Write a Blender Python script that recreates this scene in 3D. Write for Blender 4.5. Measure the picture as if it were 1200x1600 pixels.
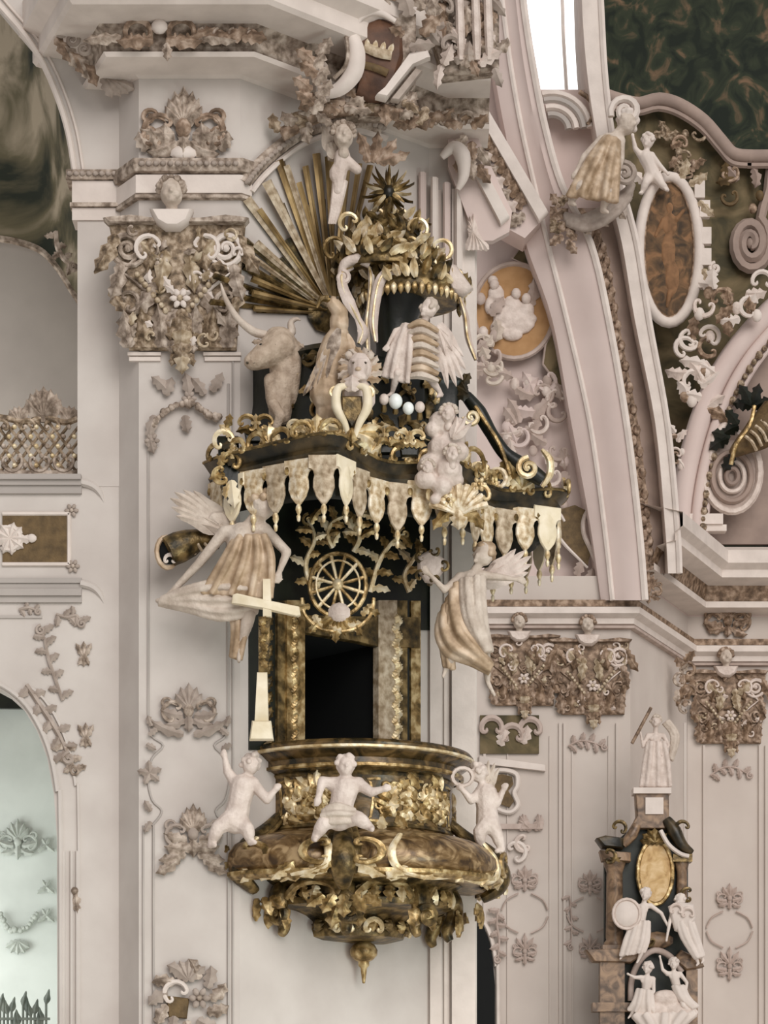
import bpy, math, random
from mathutils import Vector, Matrix, Euler

for o in list(bpy.data.objects):
    bpy.data.objects.remove(o, do_unlink=True)
scene = bpy.context.scene
COL = scene.collection

# ------------------------------------------------------------------ camera
F, YH, EYE = 3900.0, 1800.0, 1.6          # focal length and horizon in pixels of a 1200x1600 frame, eye height in metres
cam_d = bpy.data.cameras.new('camera')
cam = bpy.data.objects.new('camera', cam_d)
COL.objects.link(cam)
cam.location = (0, 0, EYE)
cam.rotation_euler = (math.pi / 2, 0, 0)
cam_d.sensor_fit = 'HORIZONTAL'
cam_d.sensor_width = 36
cam_d.lens = F / 1200 * 36
cam_d.shift_y = (YH - 800) / 1200
cam_d.clip_end = 500
scene.camera = cam

# ------------------------------------------------------------------ light
world = bpy.data.worlds.new('world')
scene.world = world
world.use_nodes = True
bg = world.node_tree.nodes['Background']
bg.inputs[0].default_value = (1.0, 0.955, 0.935, 1)
bg.inputs[1].default_value = 0.38
sun_d = bpy.data.lights.new('nave_daylight', 'SUN')
sun_d.energy = 1.95
sun_d.angle = math.radians(44)
sun_d.color = (1.0, 0.95, 0.92)
sun = bpy.data.objects.new('nave_daylight', sun_d)
COL.objects.link(sun)
sun.rotation_euler = Vector((-0.30, 0.88, -0.42)).to_track_quat('-Z', 'Y').to_euler()
al_d = bpy.data.lights.new('aisle_daylight', 'AREA')
al_d.energy = 150
al_d.size = 3.5
al_d.color = (0.93, 1.0, 0.98)
al = bpy.data.objects.new('aisle_daylight', al_d)
COL.objects.link(al)
al.location = (-7.2, 29.2, 3.6)
al.rotation_euler = Vector((1, 0.75, 0.0)).to_track_quat('-Z', 'Y').to_euler()
gl_d = bpy.data.lights.new('gallery_fill', 'AREA')  # unseen fill lamp added to brighten the dim gallery
gl_d.energy = 70
gl_d.size = 2.5
gl_d.color = (1.0, 0.97, 0.9)
gl = bpy.data.objects.new('gallery_fill', gl_d)
COL.objects.link(gl)
gl.location = (-7.0, 28.6, 10.0)
gl.rotation_euler = Vector((1, 0.5, 0.05)).to_track_quat('-Z', 'Y').to_euler()
nl_d = bpy.data.lights.new('low_right_fill', 'AREA')  # unseen cool fill added low on the right to lift the lower pier
nl_d.energy = 290
nl_d.size = 4.0
nl_d.color = (0.86, 1.0, 0.97)
nl = bpy.data.objects.new('low_right_fill', nl_d)
COL.objects.link(nl)
nl.location = (6.5, 18.0, 2.4)
nl.rotation_euler = (Vector((-.3, 26.8, 3.0)) - Vector((6.5, 18.0, 2.4))).to_track_quat('-Z', 'Y').to_euler()
vs = scene.view_settings
vs.view_transform = 'Standard'
vs.look = 'None'
vs.gamma = 1
vs.use_curve_mapping = False
vs.exposure = -0.05

# ------------------------------------------------------------------ materials
MATS = {}
def lin(c):
    return tuple(((v / 255) / 12.92 if v / 255 < 0.04045 else ((v / 255 + 0.055) / 1.055) ** 2.4) for v in c) + (1,)
def mat(name, c1, c2=None, scale=6.0, rough=0.7, metal=0.0, bump=0.0, c3=None, detail=5, lo=0.35, hi=0.65, dist=0.0, stretch=None, emit=None):
    m = bpy.data.materials.new(name)
    m.use_nodes = True
    nt = m.node_tree
    b = nt.nodes['Principled BSDF']
    b.inputs['Roughness'].default_value = rough
    b.inputs['Metallic'].default_value = metal
    tc = nt.nodes.new('ShaderNodeTexCoord')
    src = tc.outputs['Object']
    if stretch:
        mp = nt.nodes.new('ShaderNodeMapping')
        mp.inputs['Scale'].default_value = stretch
        nt.links.new(src, mp.inputs[0]); src = mp.outputs[0]
    nz = nt.nodes.new('ShaderNodeTexNoise')
    nz.inputs['Scale'].default_value = scale
    nz.inputs['Detail'].default_value = detail
    nz.inputs['Distortion'].default_value = dist
    nt.links.new(src, nz.inputs['Vector'])
    cr = nt.nodes.new('ShaderNodeValToRGB')
    e = cr.color_ramp.elements
    e[0].position = lo; e[1].position = hi
    e[0].color = lin(c1); e[1].color = lin(c2 or c1)
    if c3:
        x = cr.color_ramp.elements.new((lo + hi) / 2); x.color = lin(c2); e[-1].color = lin(c3)
    nt.links.new(nz.outputs['Fac'], cr.inputs[0])
    nt.links.new(cr.outputs[0], b.inputs['Base Color'])
    if bump:
        bp = nt.nodes.new('ShaderNodeBump')
        bp.inputs['Strength'].default_value = bump
        bp.inputs['Distance'].default_value = 0.02
        n2 = nt.nodes.new('ShaderNodeTexNoise')
        n2.inputs['Scale'].default_value = scale * 4
        n2.inputs['Detail'].default_value = 4
        nt.links.new(tc.outputs['Object'], n2.inputs['Vector'])
        nt.links.new(n2.outputs['Fac'], bp.inputs['Height'])
        nt.links.new(bp.outputs[0], b.inputs['Normal'])
    if emit:
        b.inputs['Emission Color'].default_value = lin(emit[0])
        b.inputs['Emission Strength'].default_value = emit[1]
    MATS[name] = m
    return m
mat('plaster', (198, 190, 183), (209, 202, 195), 1.6, .85, bump=.12)
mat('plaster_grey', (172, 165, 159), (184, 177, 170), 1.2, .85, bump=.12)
mat('plaster_pink_cast', (206, 188, 181), (216, 199, 192), 0.8, .85, bump=.12)  # plaster with the pink cast of the light mixed into its colour
mat('stucco_white', (214, 203, 194), (228, 217, 208), 3, .7, bump=.2)
mat('stucco_taupe', (112, 97, 83), (166, 150, 135), 12, .75, bump=.35, c3=(204, 190, 176))
mat('stucco_brown', (98, 79, 63), (144, 121, 101), 10, .75, bump=.35, c3=(190, 169, 151))
mat('stucco_faint', (152, 138, 127), (182, 169, 158), 6, .8, bump=.2)
mat('stucco_faint_pink', (172, 154, 143), (194, 177, 167), 4, .8, bump=.2)
mat('gilt_capital', (88, 72, 54), (142, 122, 98), 14, .6, .1, .35, c3=(196, 178, 156))
mat('gilt_light', (146, 126, 98), (184, 166, 140), 12, .5, .1, .2, c3=(212, 198, 174))
mat('gilt_far', (96, 76, 58), (138, 114, 92), 9, .6, .1, .35, c3=(182, 158, 136))
mat('plaster_warm', (198, 187, 178), (208, 198, 189), 0.8, .85, bump=.12)
mat('stucco_pale', (176, 180, 172), (192, 196, 188), 5, .8)
mat('gold', (92, 74, 40), (160, 132, 84), 9, .34, .5, .25, c3=(220, 198, 150))
mat('gold_pale', (178, 150, 104), (226, 206, 164), 9, .35, .3, .2, c3=(246, 234, 206))
mat('gold_cream', (176, 150, 112), (218, 200, 168), 14, .42, .12, .2, c3=(242, 232, 212))
mat('gold_dark', (44, 38, 22), (98, 80, 46), 8, .38, .45, .3, c3=(158, 134, 88))
mat('gold_ray', (96, 76, 44), (150, 124, 80), 4, .4, .45, .15, c3=(190, 164, 116), stretch=(1, 1, .4))
mat('marble_gold', (66, 48, 28), (118, 92, 58), 5, .3, .2, .15, c3=(176, 150, 112), dist=1.5)
mat('marble_rim', (40, 36, 22), (78, 62, 36), 5, .25, .15, .1, c3=(120, 96, 60), dist=1.5)
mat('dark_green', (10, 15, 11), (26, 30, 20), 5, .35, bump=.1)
mat('dark_rim', (22, 22, 14), (52, 44, 28), 5, .35, .1, .1, c3=(84, 70, 46))
mat('statue', (186, 171, 156), (214, 201, 187), 7, .6, bump=.5)
mat('statue_pink', (202, 186, 175), (226, 212, 202), 7, .6, bump=.5)
mat('drapery_gold', (150, 126, 98), (184, 160, 132), 5, .5, .15, .2, c3=(210, 190, 166))
mat('bull_hide', (160, 140, 120), (198, 180, 160), 9, .65, bump=.6)
mat('cream_cross', (226, 212, 180), (242, 231, 206), 6, .5, bump=.1)
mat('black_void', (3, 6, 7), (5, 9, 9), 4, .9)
mat('fresco_vault', (22, 32, 20), (98, 92, 70), 0.9, .8, c3=(170, 158, 138), detail=7, lo=.36, hi=.64, dist=.6, stretch=(.6, .6, 3.4))
mat('fresco_dome', (26, 36, 26), (54, 62, 44), 1.7, .8, c3=(140, 112, 86), detail=6, lo=.38, hi=.72, dist=1.6)
mat('fresco_olive', (66, 60, 38), (98, 86, 58), 1.4, .8, c3=(124, 108, 78), dist=1.2)
mat('medal_ochre', (168, 128, 84), (182, 142, 98), 5, .8)
mat('medal_brown', (58, 44, 28), (96, 72, 46), 3.5, .75, c3=(138, 102, 68), dist=1.2)
mat('medal_ochre_dark', (112, 82, 54), (148, 110, 76), 4, .8, dist=1.2)
mat('panel_brown', (84, 66, 38), (112, 90, 56), 9, .7, bump=.3)
mat('cartouche_red', (70, 46, 32), (106, 72, 50), 6, .6, bump=.2)
mat('moulding_mauve', (150, 132, 122), (170, 150, 138), 2, .8, bump=.1)
mat('marble_altar', (84, 66, 50), (128, 104, 82), 4, .4, c3=(160, 132, 104), dist=1.5)
mat('altar_picture', (170, 132, 80), (204, 170, 116), 4, .6, c3=(224, 196, 150), dist=1)
mat('altar_dark', (14, 22, 16), (34, 40, 28), 4, .5)
mat('iron_grille', (86, 94, 86), (124, 130, 120), 8, .6)
mat('window_glow', (255, 255, 255), emit=((255, 255, 255), 1.6))
mat('floor_stone', (220, 214, 207), (234, 228, 220), 1, .6)
mat('cool_plaster', (206, 210, 204), (220, 224, 218), 1.5, .85)
mat('pearl', (236, 244, 240), (244, 250, 248), 3, .25)

# ------------------------------------------------------------------ geometry helpers
def at(px, py, Y):
    return Vector(((px - 600) * Y / F, Y, EYE + (YH - py) * Y / F))
def zat(py, Y):
    return EYE + (YH - py) * Y / F
PHI = math.radians(42)                                  # the pulpit's wall stands diagonally at the pier's corner
TD = Vector((math.cos(PHI), math.sin(PHI), 0))
ND = Vector((math.sin(PHI), -math.cos(PHI), 0))
D0 = Vector(((375 - 600) * 26 / F, 26, 0))
def sdiag(px):
    k = (px - 600) / F
    return (26 * k - D0.x) / (TD.x - TD.y * k)
def on_diag(px, py, off=0.0):
    s = sdiag(px)
    p = D0 + TD * s
    p = Vector((p.x, p.y, zat(py, p.y)))
    return p + ND * off

def catmull(pts, n=6, closed=False):
    P = [Vector(p) for p in pts]
    if len(P) < 3 and not closed:
        return [P[0].lerp(P[-1], i / n) for i in range(n + 1)]
    out = []
    m = len(P)
    for i in range(m if closed else m - 1):
        if closed:
            a, b, c, d = P[(i - 1) % m], P[i], P[(i + 1) % m], P[(i + 2) % m]
        else:
            a, b, c, d = P[max(i - 1, 0)], P[i], P[i + 1], P[min(i + 2, m - 1)]
        for j in range(n):
            t = j / n
            out.append(.5 * ((2 * b) + (c - a) * t + (2 * a - 5 * b + 4 * c - d) * t * t + (3 * b - a - 3 * c + d) * t ** 3))
    if not closed:
        out.append(P[-1])
    return out

class MB:
    """collects closed shapes.  px mode: coordinates are (pixel x, pixel y, d = pixels towards the viewer)."""
    def __init__(s, px=True):
        s.v = []; s.f = []; s.px = px
    def c(s, p):
        p = tuple(p)
        if len(p) == 2: p = (p[0], p[1], 0)
        return Vector((p[0], -p[1], p[2])) if s.px else Vector(p)
    def add(s, v, f):
        o = len(s.v); s.v += v; s.f += [tuple(i + o for i in q) for q in f]
    def grid(s, rows, close_u=False, caps=False):
        n = len(rows[0]); v = [p for r in rows for p in r]; f = []
        for i in range(len(rows) - 1):
            for j in range(n if close_u else n - 1):
                a = i * n + j; b = i * n + (j + 1) % n
                f.append((a, b, b + n, a + n))
        if caps:
            f.append(tuple(range(n - 1, -1, -1))); o = (len(rows) - 1) * n; f.append(tuple(range(o, o + n)))
        s.add(v, f)
    def tube(s, pts, r, n=6, flat=1.0, smooth=0, closed=False):
        P = [s.c(p) for p in pts]
        if smooth: P = catmull(P, smooth, closed)
        m = len(P)
        if isinstance(r, (int, float)): R = [r] * m
        else:
            R = []
            for i in range(m):
                t = i / (m - 1) * (len(r) - 1); a = min(int(t), len(r) - 2); R.append(r[a] + (r[a + 1] - r[a]) * (t - a))
        rows = []
        nv = None
        for i in range(m):
            if closed: t = P[(i + 1) % m] - P[i - 1]
            else: t = P[min(i + 1, m - 1)] - P[max(i - 1, 0)]
            if t.length < 1e-9: t = Vector((0, 0, 1))
            t.normalize()
            if nv is None:
                ref = Vector((0, 0, 1)) if abs(t.z) < .9 else Vector((1, 0, 0))
                nv = t.cross(ref).normalized()
            else:
                nv = (nv - t * nv.dot(t))
                nv = nv.normalized() if nv.length > 1e-6 else t.orthogonal().normalized()
            b = nv.cross(t)
            rows.append([P[i] + nv * (math.cos(a) * R[i]) + b * (math.sin(a) * R[i] * flat) for a in [2 * math.pi * k / n for k in range(n)]])
        if closed: rows.append(rows[0])
        s.grid(rows, True, not closed)
        return s
    def blob(s, x, y, d, rx, ry=None, rd=None, rot=0, n=8):
        c = s.c((x, y, d)); ry = ry or rx; rd = rd or min(rx, ry)
        ca, sa = math.cos(math.radians(rot)), math.sin(math.radians(rot))
        rows = []
        m = max(4, n * 2 // 3)
        for i in range(m + 1):
            th = math.pi * i / m
            row = []
            for j in range(n):
                ph = 2 * math.pi * j / n
                a, b, e = rx * math.sin(th) * math.cos(ph), ry * math.cos(th), rd * math.sin(th) * math.sin(ph)
                if s.px: row.append(c + Vector((a * ca - b * sa, a * sa + b * ca, e)))
                else: row.append(c + Vector((a * ca - e * sa, a * sa + e * ca, b)))
            rows.append(row)
        s.grid(rows, True, False)
        return s
    def cap(s, a, b, ra, rb, n=8):
        A, B = Vector(a), Vector(b)
        if len(A) == 2: A = Vector((A[0], A[1], 0))
        if len(B) == 2: B = Vector((B[0], B[1], 0))
        s.tube([A, B], [ra, rb], n)
        s.blob(A[0], A[1], A[2], ra, ra, ra, n=n); s.blob(B[0], B[1], B[2], rb, rb, rb, n=n)
        return s
    def leaf(s, x, y, ang, L, W, bend=0, d=0, rise=None, lobes=3, n=9, tip=0):
        """acanthus leaf: lobed outline, raised midrib, flat back.  ang 0 = right, 90 = up"""
        rise = W * .45 if rise is None else rise
        p = s.c((x, y, d)); a = math.radians(ang)
        top = []; bot = []
        for i in range(n):
            t = i / (n - 1)
            w = W * .5 * (math.sin(math.pi * min(1, t * .88 + .1)) ** .7) * (1 + .32 * math.sin(lobes * 2 * math.pi * t))
            if i == n - 1: w = W * .03
            nx, nz = -math.sin(a), math.cos(a)
            h = rise * (.5 + .5 * math.sin(math.pi * t)) + tip * t ** 3
            row = []; rb = []
            for q, hh in ((-1, .15), (-.45, .55), (0, 1.0), (.45, .55), (1, .15)):
                row.append(p + Vector((nx * w * q, nz * w * q, h * hh + (tip * t ** 3 * .6))))
            for q in (1, -1):
                rb.append(p + Vector((nx * w * q * .9, nz * w * q * .9, -.8 + tip * t ** 3 * .5)))
            top.append(row + rb)
            st = L / (n - 1)
            p = p + Vector((math.cos(a) * st, math.sin(a) * st, 0)); a += math.radians(bend) / (n - 1)
        s.grid(top, True, True)
        return s
    def curl(s, x, y, R, a0, turns, hand, w, d=0, r_in=.16, w_in=.5, pre=None, flat=1.0, n=6):
        """spiral volute ending in its eye; pre = list of points leading into it"""
        m = int(14 * abs(turns)) + 2
        pts = list(pre or [])
        for i in range(m):
            t = i / (m - 1)
            r = R * (1 - t) + R * r_in * t
            a = math.radians(a0) + hand * t * turns * 2 * math.pi
            pts.append((x + math.cos(a) * r, y - math.sin(a) * r, d + t * w * .4))
        s.tube(pts, [w * (.5 if pre else .9), w, w * (1 + w_in) / 2, w * w_in], n, flat)
        s.blob(x, y, d + w * .4, R * r_in * 1.3, n=6)
        return s
    def cscroll(s, x, y, R, ang, w, d=0, span=210, hand=1):
        pts = []
        h = span / 2
        e = .34 * R
        def spiral(a, sg):
            cx, cy = x + math.cos(a) * (R - e), y - math.sin(a) * (R - e)
            return [(cx + math.cos(a + sg * u * 3.6) * e * (1 - u * .75), cy - math.sin(a + sg * u * 3.6) * e * (1 - u * .75), d + u * w * .5) for u in [i / 6 for i in range(1, 7)]]
        a1, a2 = math.radians(ang - h), math.radians(ang + h)
        pts += spiral(a1, -1)[::-1]
        for i in range(11):
            a = a1 + (a2 - a1) * i / 10
            pts.append((x + math.cos(a) * R, y - math.sin(a) * R, d))
        pts += spiral(a2, 1)
        s.tube(pts, [w * .5, w * .8, w * 1.15, w * .8, w * .5], 6)
        return s
    def poly(s, pts, d0, d1, bev=0):
        P = [s.c((p[0], p[1], 0)) for p in pts]
        ar = sum(P[i].x * P[(i + 1) % len(P)].y - P[(i + 1) % len(P)].x * P[i].y for i in range(len(P)))
        if ar < 0: P = P[::-1]
        n = len(P)
        cen = sum(P, Vector()) / n
        rows = [[Vector((p.x, p.y, d0)) for p in P], [Vector((p.x, p.y, d1 - bev)) for p in P]]
        if bev:
            rows.append([Vector((p.x + (cen.x - p.x) * bev / max(6, (cen - p).length), p.y + (cen.y - p.y) * bev / max(6, (cen - p).length), d1)) for p in P])
        s.grid(rows, True, True)
        return s
    def box(s, x0, y0, x1, y1, d0, d1):
        return s.poly([(x0, y0), (x1, y0), (x1, y1), (x0, y1)], d0, d1)
    def lathe(s, x, y, prof, n=16, a0=0, a1=360, d=0):
        """px mode: prof = [(r, py)], vertical axis at pixel x"""
        rows = []
        full = abs(a1 - a0) >= 360
        k = n if full else n + 1
        for r, h in prof:
            rows.append([s.c((x + r * math.cos(math.radians(a0 + (a1 - a0) * j / n)), y + h, d + r * math.sin(math.radians(a0 + (a1 - a0) * j / n)))) if s.px
                         else Vector((x + r * math.cos(math.radians(a0 + (a1 - a0) * j / n)), y + r * math.sin(math.radians(a0 + (a1 - a0) * j / n)), h)) for j in range(k)])
        s.grid(rows, full, full)
        return s
    def obox(s, c, ax, ay, az):
        """oriented box by centre and three half vectors (internal coordinates)"""
        c, ax, ay, az = Vector(c), Vector(ax), Vector(ay), Vector(az)
        v = [c + ax * i + ay * j + az * k for i in (-1, 1) for j in (-1, 1) for k in (-1, 1)]
        s.add(v, [(0, 1, 3, 2), (4, 6, 7, 5), (0, 4, 5, 1), (2, 3, 7, 6), (0, 2, 6, 4), (1, 5, 7, 3)])
        return s

def link_mesh(name, v, f, m, parent=None, loc=(0, 0, 0), smooth=True, rm=0, sm=0):
    me = bpy.data.meshes.new(name)
    me.from_pydata([tuple(p) for p in v], [], f)
    me.update()
    o = bpy.data.objects.new(name, me)
    COL.objects.link(o)
    if rm:
        r = o.modifiers.new('r', 'REMESH'); r.mode = 'VOXEL'; r.voxel_size = rm
        if sm:
            q = o.modifiers.new('s', 'SMOOTH'); q.iterations = sm; q.factor = .5
        dg = bpy.context.evaluated_depsgraph_get()
        me2 = bpy.data.meshes.new_from_object(o.evaluated_get(dg))
        o.modifiers.clear()
        if len(me2.polygons) > 10:
            o.data = me2
            bpy.data.meshes.remove(me)
            me = me2
            me.name = name
        me.materials.clear()
    me.materials.append(MATS[m] if isinstance(m, str) else m)
    if smooth and hasattr(me, 'shade_smooth'):
        me.shade_smooth()
        if not rm:
            try: me.set_sharp_from_angle(angle=math.radians(48))
            except Exception: pass
    o.location = loc
    if parent: o.parent = parent
    return o

class Thing:
    def __init__(s, name, label, cat, cx, cy, Y=26.0, plane=None, group=None, loc=None, rotz=0, kind=None):
        s.plane = plane; s.cx = cx; s.cy = cy
        if loc is not None:
            s.loc = Vector(loc); s.k = s.loc.y / F
        elif plane == 'diag':
            s.loc = on_diag(cx, cy); s.k = s.loc.y / F
        else:
            s.loc = at(cx, cy, Y); s.k = Y / F
        s.root = bpy.data.objects.new(name, None)
        COL.objects.link(s.root)
        s.root.location = s.loc
        s.root.rotation_euler = (0, 0, rotz)
        s.root.empty_display_size = .1
        s.root['label'] = label
        s.root['category'] = cat
        if group: s.root['group'] = group
        if kind: s.root['kind'] = kind
    def m(s, q):
        """internal px coordinates (x, up, d) to local metres"""
        if s.plane == 'diag':
            return on_diag(q.x, -q.y, q.z * s.k) - s.loc
        return Vector(((q.x - s.cx) * s.k, -q.z * s.k, (q.y + s.cy) * s.k))
    def part(s, name, mb, m, parent=None, rm=0, sm=0, smooth=True, label=None):
        v = [s.m(q) for q in mb.v] if mb.px else mb.v
        o = link_mesh(name, v, mb.f, m, parent or s.root, smooth=smooth, rm=rm * s.k if mb.px else rm, sm=sm)
        if label: o['label'] = label
        return o

def struct(name, mb, m, smooth=False, fn=None, parent=None):
    v = [fn(q) for q in mb.v] if fn else mb.v
    o = link_mesh(name, v, mb.f, m, parent, smooth=smooth)
    if not parent: o['kind'] = 'structure'
    return o

def frontal(cx, cy, Y):
    k = Y / F
    p0 = at(cx, cy, Y)
    return lambda q: p0 + Vector(((q.x - cx) * k, -q.z * k, (q.y + cy) * k))
def diagmap(q):
    return on_diag(q.x, -q.y, q.z * 26.7 / F)

def sweep(path, prof, closed=False):
    """moulding: plan path (left to right seen from the front), profile of (out, z)"""
    P = [Vector((p[0], p[1])) for p in path]
    n = len(P)
    offs = []
    for i in range(n):
        d1 = (P[i] - P[i - 1]).normalized() if i > 0 else (P[1] - P[0]).normalized()
        d2 = (P[i + 1] - P[i]).normalized() if i < n - 1 else d1
        n1, n2 = Vector((d1.y, -d1.x)), Vector((d2.y, -d2.x))
        mm = n1 + n2
        mm = mm / max(.25, mm.dot(n1))
        offs.append(mm)
    mb = MB(False)
    rows = []
    for o, z in prof:
        rows.append([Vector((P[i].x + offs[i].x * o, P[i].y + offs[i].y * o, z)) for i in range(n)])
    mb.grid(rows[::-1])
    return mb
rnd = random.Random(7)

# ================================================================== STRUCTURE
def prism(plan, z0, z1):
    mb = MB(False)
    P = [Vector((p[0], p[1])) for p in plan]
    ar = sum(P[i].x * P[i - 1].y - P[i - 1].x * P[i].y for i in range(len(P)))
    if ar > 0: P = P[::-1]
    mb.grid([[Vector((p.x, p.y, z0)) for p in P], [Vector((p.x, p.y, z1)) for p in P]], True, True)
    return mb
def pl(px, Y):
    return ((px - 600) * Y / F, Y)

struct('floor', MB(False).obox((0, 30, -.1), (22, 0, 0), (0, 32, 0), (0, 0, .1)), 'floor_stone')

# --- left bay: pierced wall with gallery opening above and aisle arch below
YL = 26.35
fl = frontal(120, 800, YL)
arch_u = [(-60, -75), (-25, -25), (8, 15), (45, 58), (74, 105), (97, 160), (112, 212), (121, 268)]
mb = MB(); mb.poly(arch_u + [(121, 760), (188, 760), (188, -75)], -60, 0)
struct('wall_left', mb, 'plaster', fn=fl)
arch_l = [(-60, 1048), (-20, 1066), (10, 1082), (36, 1106), (58, 1142), (74, 1185), (84, 1240), (89, 1310), (90, 2037)]
mb = MB(); mb.poly([(-60, 748), (188, 748), (188, 2037)] + arch_l[::-1], -60, -1)
struct('wall_left_arcade', mb, 'plaster', fn=fl)
mb = MB(); mb.tube([(x - 4, y, 3) for x, y in arch_u], 5, 6, smooth=3)
mb.tube([(x + 9, y - 2, 2) for x, y in arch_u], 2.5, 6, smooth=3)
struct('trim_1', mb, 'stucco_white', True, fl)
mb = MB(); mb.tube([(x + 6, y - 3, 2) for x, y in arch_l], 4, 6, smooth=3); mb.tube([(x + 34, y - 12, 1) for x, y in arch_l[2:]], 2.5, 6, smooth=3)
struct('trim_2', mb, 'plaster', True, fl)
mb = MB()
for x in (100, 112, 121): mb.tube([(x, 1330, 1), (x, 2030, 1)], 3, 6)
struct('trim_3', mb, 'plaster', True, fl)
# impost at the foot of the gallery arch
mb = MB()
for y0, y1, d in ((284, 318, 4), (326, 345, 3)):
    mb.box(108 if d > 5 else 113, y0, 188, y1, -40, d)
struct('trim_4', mb, 'stucco_white', False, fl)
mb = MB()
mb.box(104, 268, 188, 283, -40, 9); mb.box(110, 319, 188, 325, -40, 8)
o4 = struct('trim_40', mb, 'stucco_taupe', False, fl)
mb = MB()
for i in range(8): mb.blob(110 + i * 10, 275, 10, 5, 4, 4, n=6)
link_mesh('bead_row', [fl(v) for v in mb.v], mb.f, 'stucco_faint', o4)
# gallery ledge and parapet mouldings
mb = MB()
for y0, y1, d in ((744, 752, 14), (752, 760, 9), (760, 772, 5), (904, 912, 6), (912, 922, 3), (922, 932, 9), (932, 942, 4), (962, 966, 2)):
    mb.box(-60, y0, 128 if y0 < 960 else 66, y1, -4, d)
struct('trim_5', mb, 'plaster_grey', False, fl)
for i, (y0, y1) in enumerate(((752, 772), (910, 934))):
    mb = MB(); mb.tube([(126, y0 + 2, 3), (144, y0 + 7, 1), (156, y0 + 18, -1), (164, y0 + 36, -3)], [6, 6, 5, 1], 6, smooth=4)
    struct('trim_%d' % (6 + i), mb, 'plaster', True, fl)
mb = MB()
for a, b in (((4, 803), (108, 803)), ((108, 803), (108, 882)), ((108, 882), (4, 882))): mb.tube([a + (1,), b + (1,)], 3.5, 6)
struct('trim_8', mb, 'stucco_white', True, fl)
# the gallery behind: painted vault, back wall and floor
cu = catmull([Vector((a, b, 0)) for a, b in [(-120, -150)] + arch_u + [(150, 420)]], 3)
cb = catmull([Vector((a, b, 0)) for a, b in [(-140, 385), (-60, 372), (0, 374), (40, 382), (70, 396), (95, 424), (112, 452), (130, 480), (150, 520)]], 3)
mb = MB(False); rows = []
NN = 24
def pick(c, t):
    q = t * (len(c) - 1); i = min(int(q), len(c) - 2); return c[i].lerp(c[i + 1], q - i)
for j in range(9):
    u = j / 8
    row = []
    for i in range(NN + 1):
        a, b = pick(cu, i / NN), pick(cb, i / NN)
        pa, pb = at(a.x, a.y, YL + .42), at(b.x, b.y, 31)
        p = pa.lerp(pb, u); p.z += .5 * math.sin(math.pi * u) * .4
        row.append(p)
    rows.append(row)
mb.grid(rows)
struct('ceiling', mb, 'fresco_vault', True)
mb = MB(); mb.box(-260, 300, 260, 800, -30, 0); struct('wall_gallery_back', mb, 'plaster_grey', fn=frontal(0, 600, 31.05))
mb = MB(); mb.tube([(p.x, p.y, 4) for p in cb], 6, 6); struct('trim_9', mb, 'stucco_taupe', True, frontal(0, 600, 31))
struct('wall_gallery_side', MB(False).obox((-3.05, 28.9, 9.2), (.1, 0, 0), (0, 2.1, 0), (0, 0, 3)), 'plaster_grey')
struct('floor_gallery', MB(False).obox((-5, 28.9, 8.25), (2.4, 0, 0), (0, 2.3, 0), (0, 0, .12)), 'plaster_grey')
# the aisle behind the lower arch
mb = MB(); mb.box(-400, 1000, 260, 2000, -30, 0); struct('wall_aisle', mb, 'cool_plaster', fn=frontal(0, 1400, 31.6))
struct('wall_aisle_side', MB(False).obox((-3.0, 29.3, 3.6), (.1, 0, 0), (0, 2.3, 0), (0, 0, 4.4)), 'cool_plaster')
mb = MB(); mb.poly([(-300, 1020), (60, 1060), (60, 1098), (38, 1108), (-300, 1104)], -4, 6)
struct('trim_10', mb, 'dark_green', False, frontal(0, 1400, 31.5))

# --- the pier with its flat pilaster
PA = pl(186, YL); PB = pl(217, 26.0); PC = (D0.x, D0.y)
struct('wall_pier', prism([PA, PB, PC, (D0.x, 27.2), (PA[0], 27.2)], 0, 15), 'plaster')
SB = sdiag(670)
BL = D0 + TD * SB
BR = pl(745, BL.y)
# --- the diagonal wall with the pulpit door
sd0, sd1 = sdiag(467), sdiag(588)
ZD0, ZD1 = 4.7, on_diag(467, 985).z
def dprism(s0, s1, z0, z1, back=.1, front=0):
    a, b = D0 + TD * s0, D0 + TD * s1
    return prism([(a + ND * front)[:2], (b + ND * front)[:2], (b - ND * back)[:2], (a - ND * back)[:2]], z0, z1)
mb = MB(False)
for q in ((0, sd0, 0, 15), (sd1, SB, 0, 15), (sd0, sd1, 0, ZD0), (sd0, sd1, ZD1, 15)):
    p = dprism(*q); mb.add(p.v, p.f)
struct('wall_diagonal', mb, 'plaster')
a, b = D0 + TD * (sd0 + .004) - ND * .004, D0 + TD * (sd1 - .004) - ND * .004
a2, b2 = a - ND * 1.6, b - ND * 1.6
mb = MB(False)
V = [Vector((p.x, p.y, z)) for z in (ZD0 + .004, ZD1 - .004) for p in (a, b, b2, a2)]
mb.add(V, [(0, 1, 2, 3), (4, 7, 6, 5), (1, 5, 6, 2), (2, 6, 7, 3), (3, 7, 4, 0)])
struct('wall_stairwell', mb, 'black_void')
struct('wall_pier_right', prism([(BL.x, BL.y), BR, (BR[0], 30.2), (BL.x, 30.2)], 0, 15), 'plaster')
# raised pilaster strips on the right face of the pier
mb = MB(False)
for p0, p1, o in ((672, 690, .06), (694, 702, .03), (706, 742, .1)):
    q = prism([pl(p0, BL.y - o), pl(p1, BL.y - o), pl(p1, BL.y + .02), pl(p0, BL.y + .02)], 0, zat(300, BL.y)); mb.add(q.v, q.f)
struct('trim_11', mb, 'stucco_white')

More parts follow.
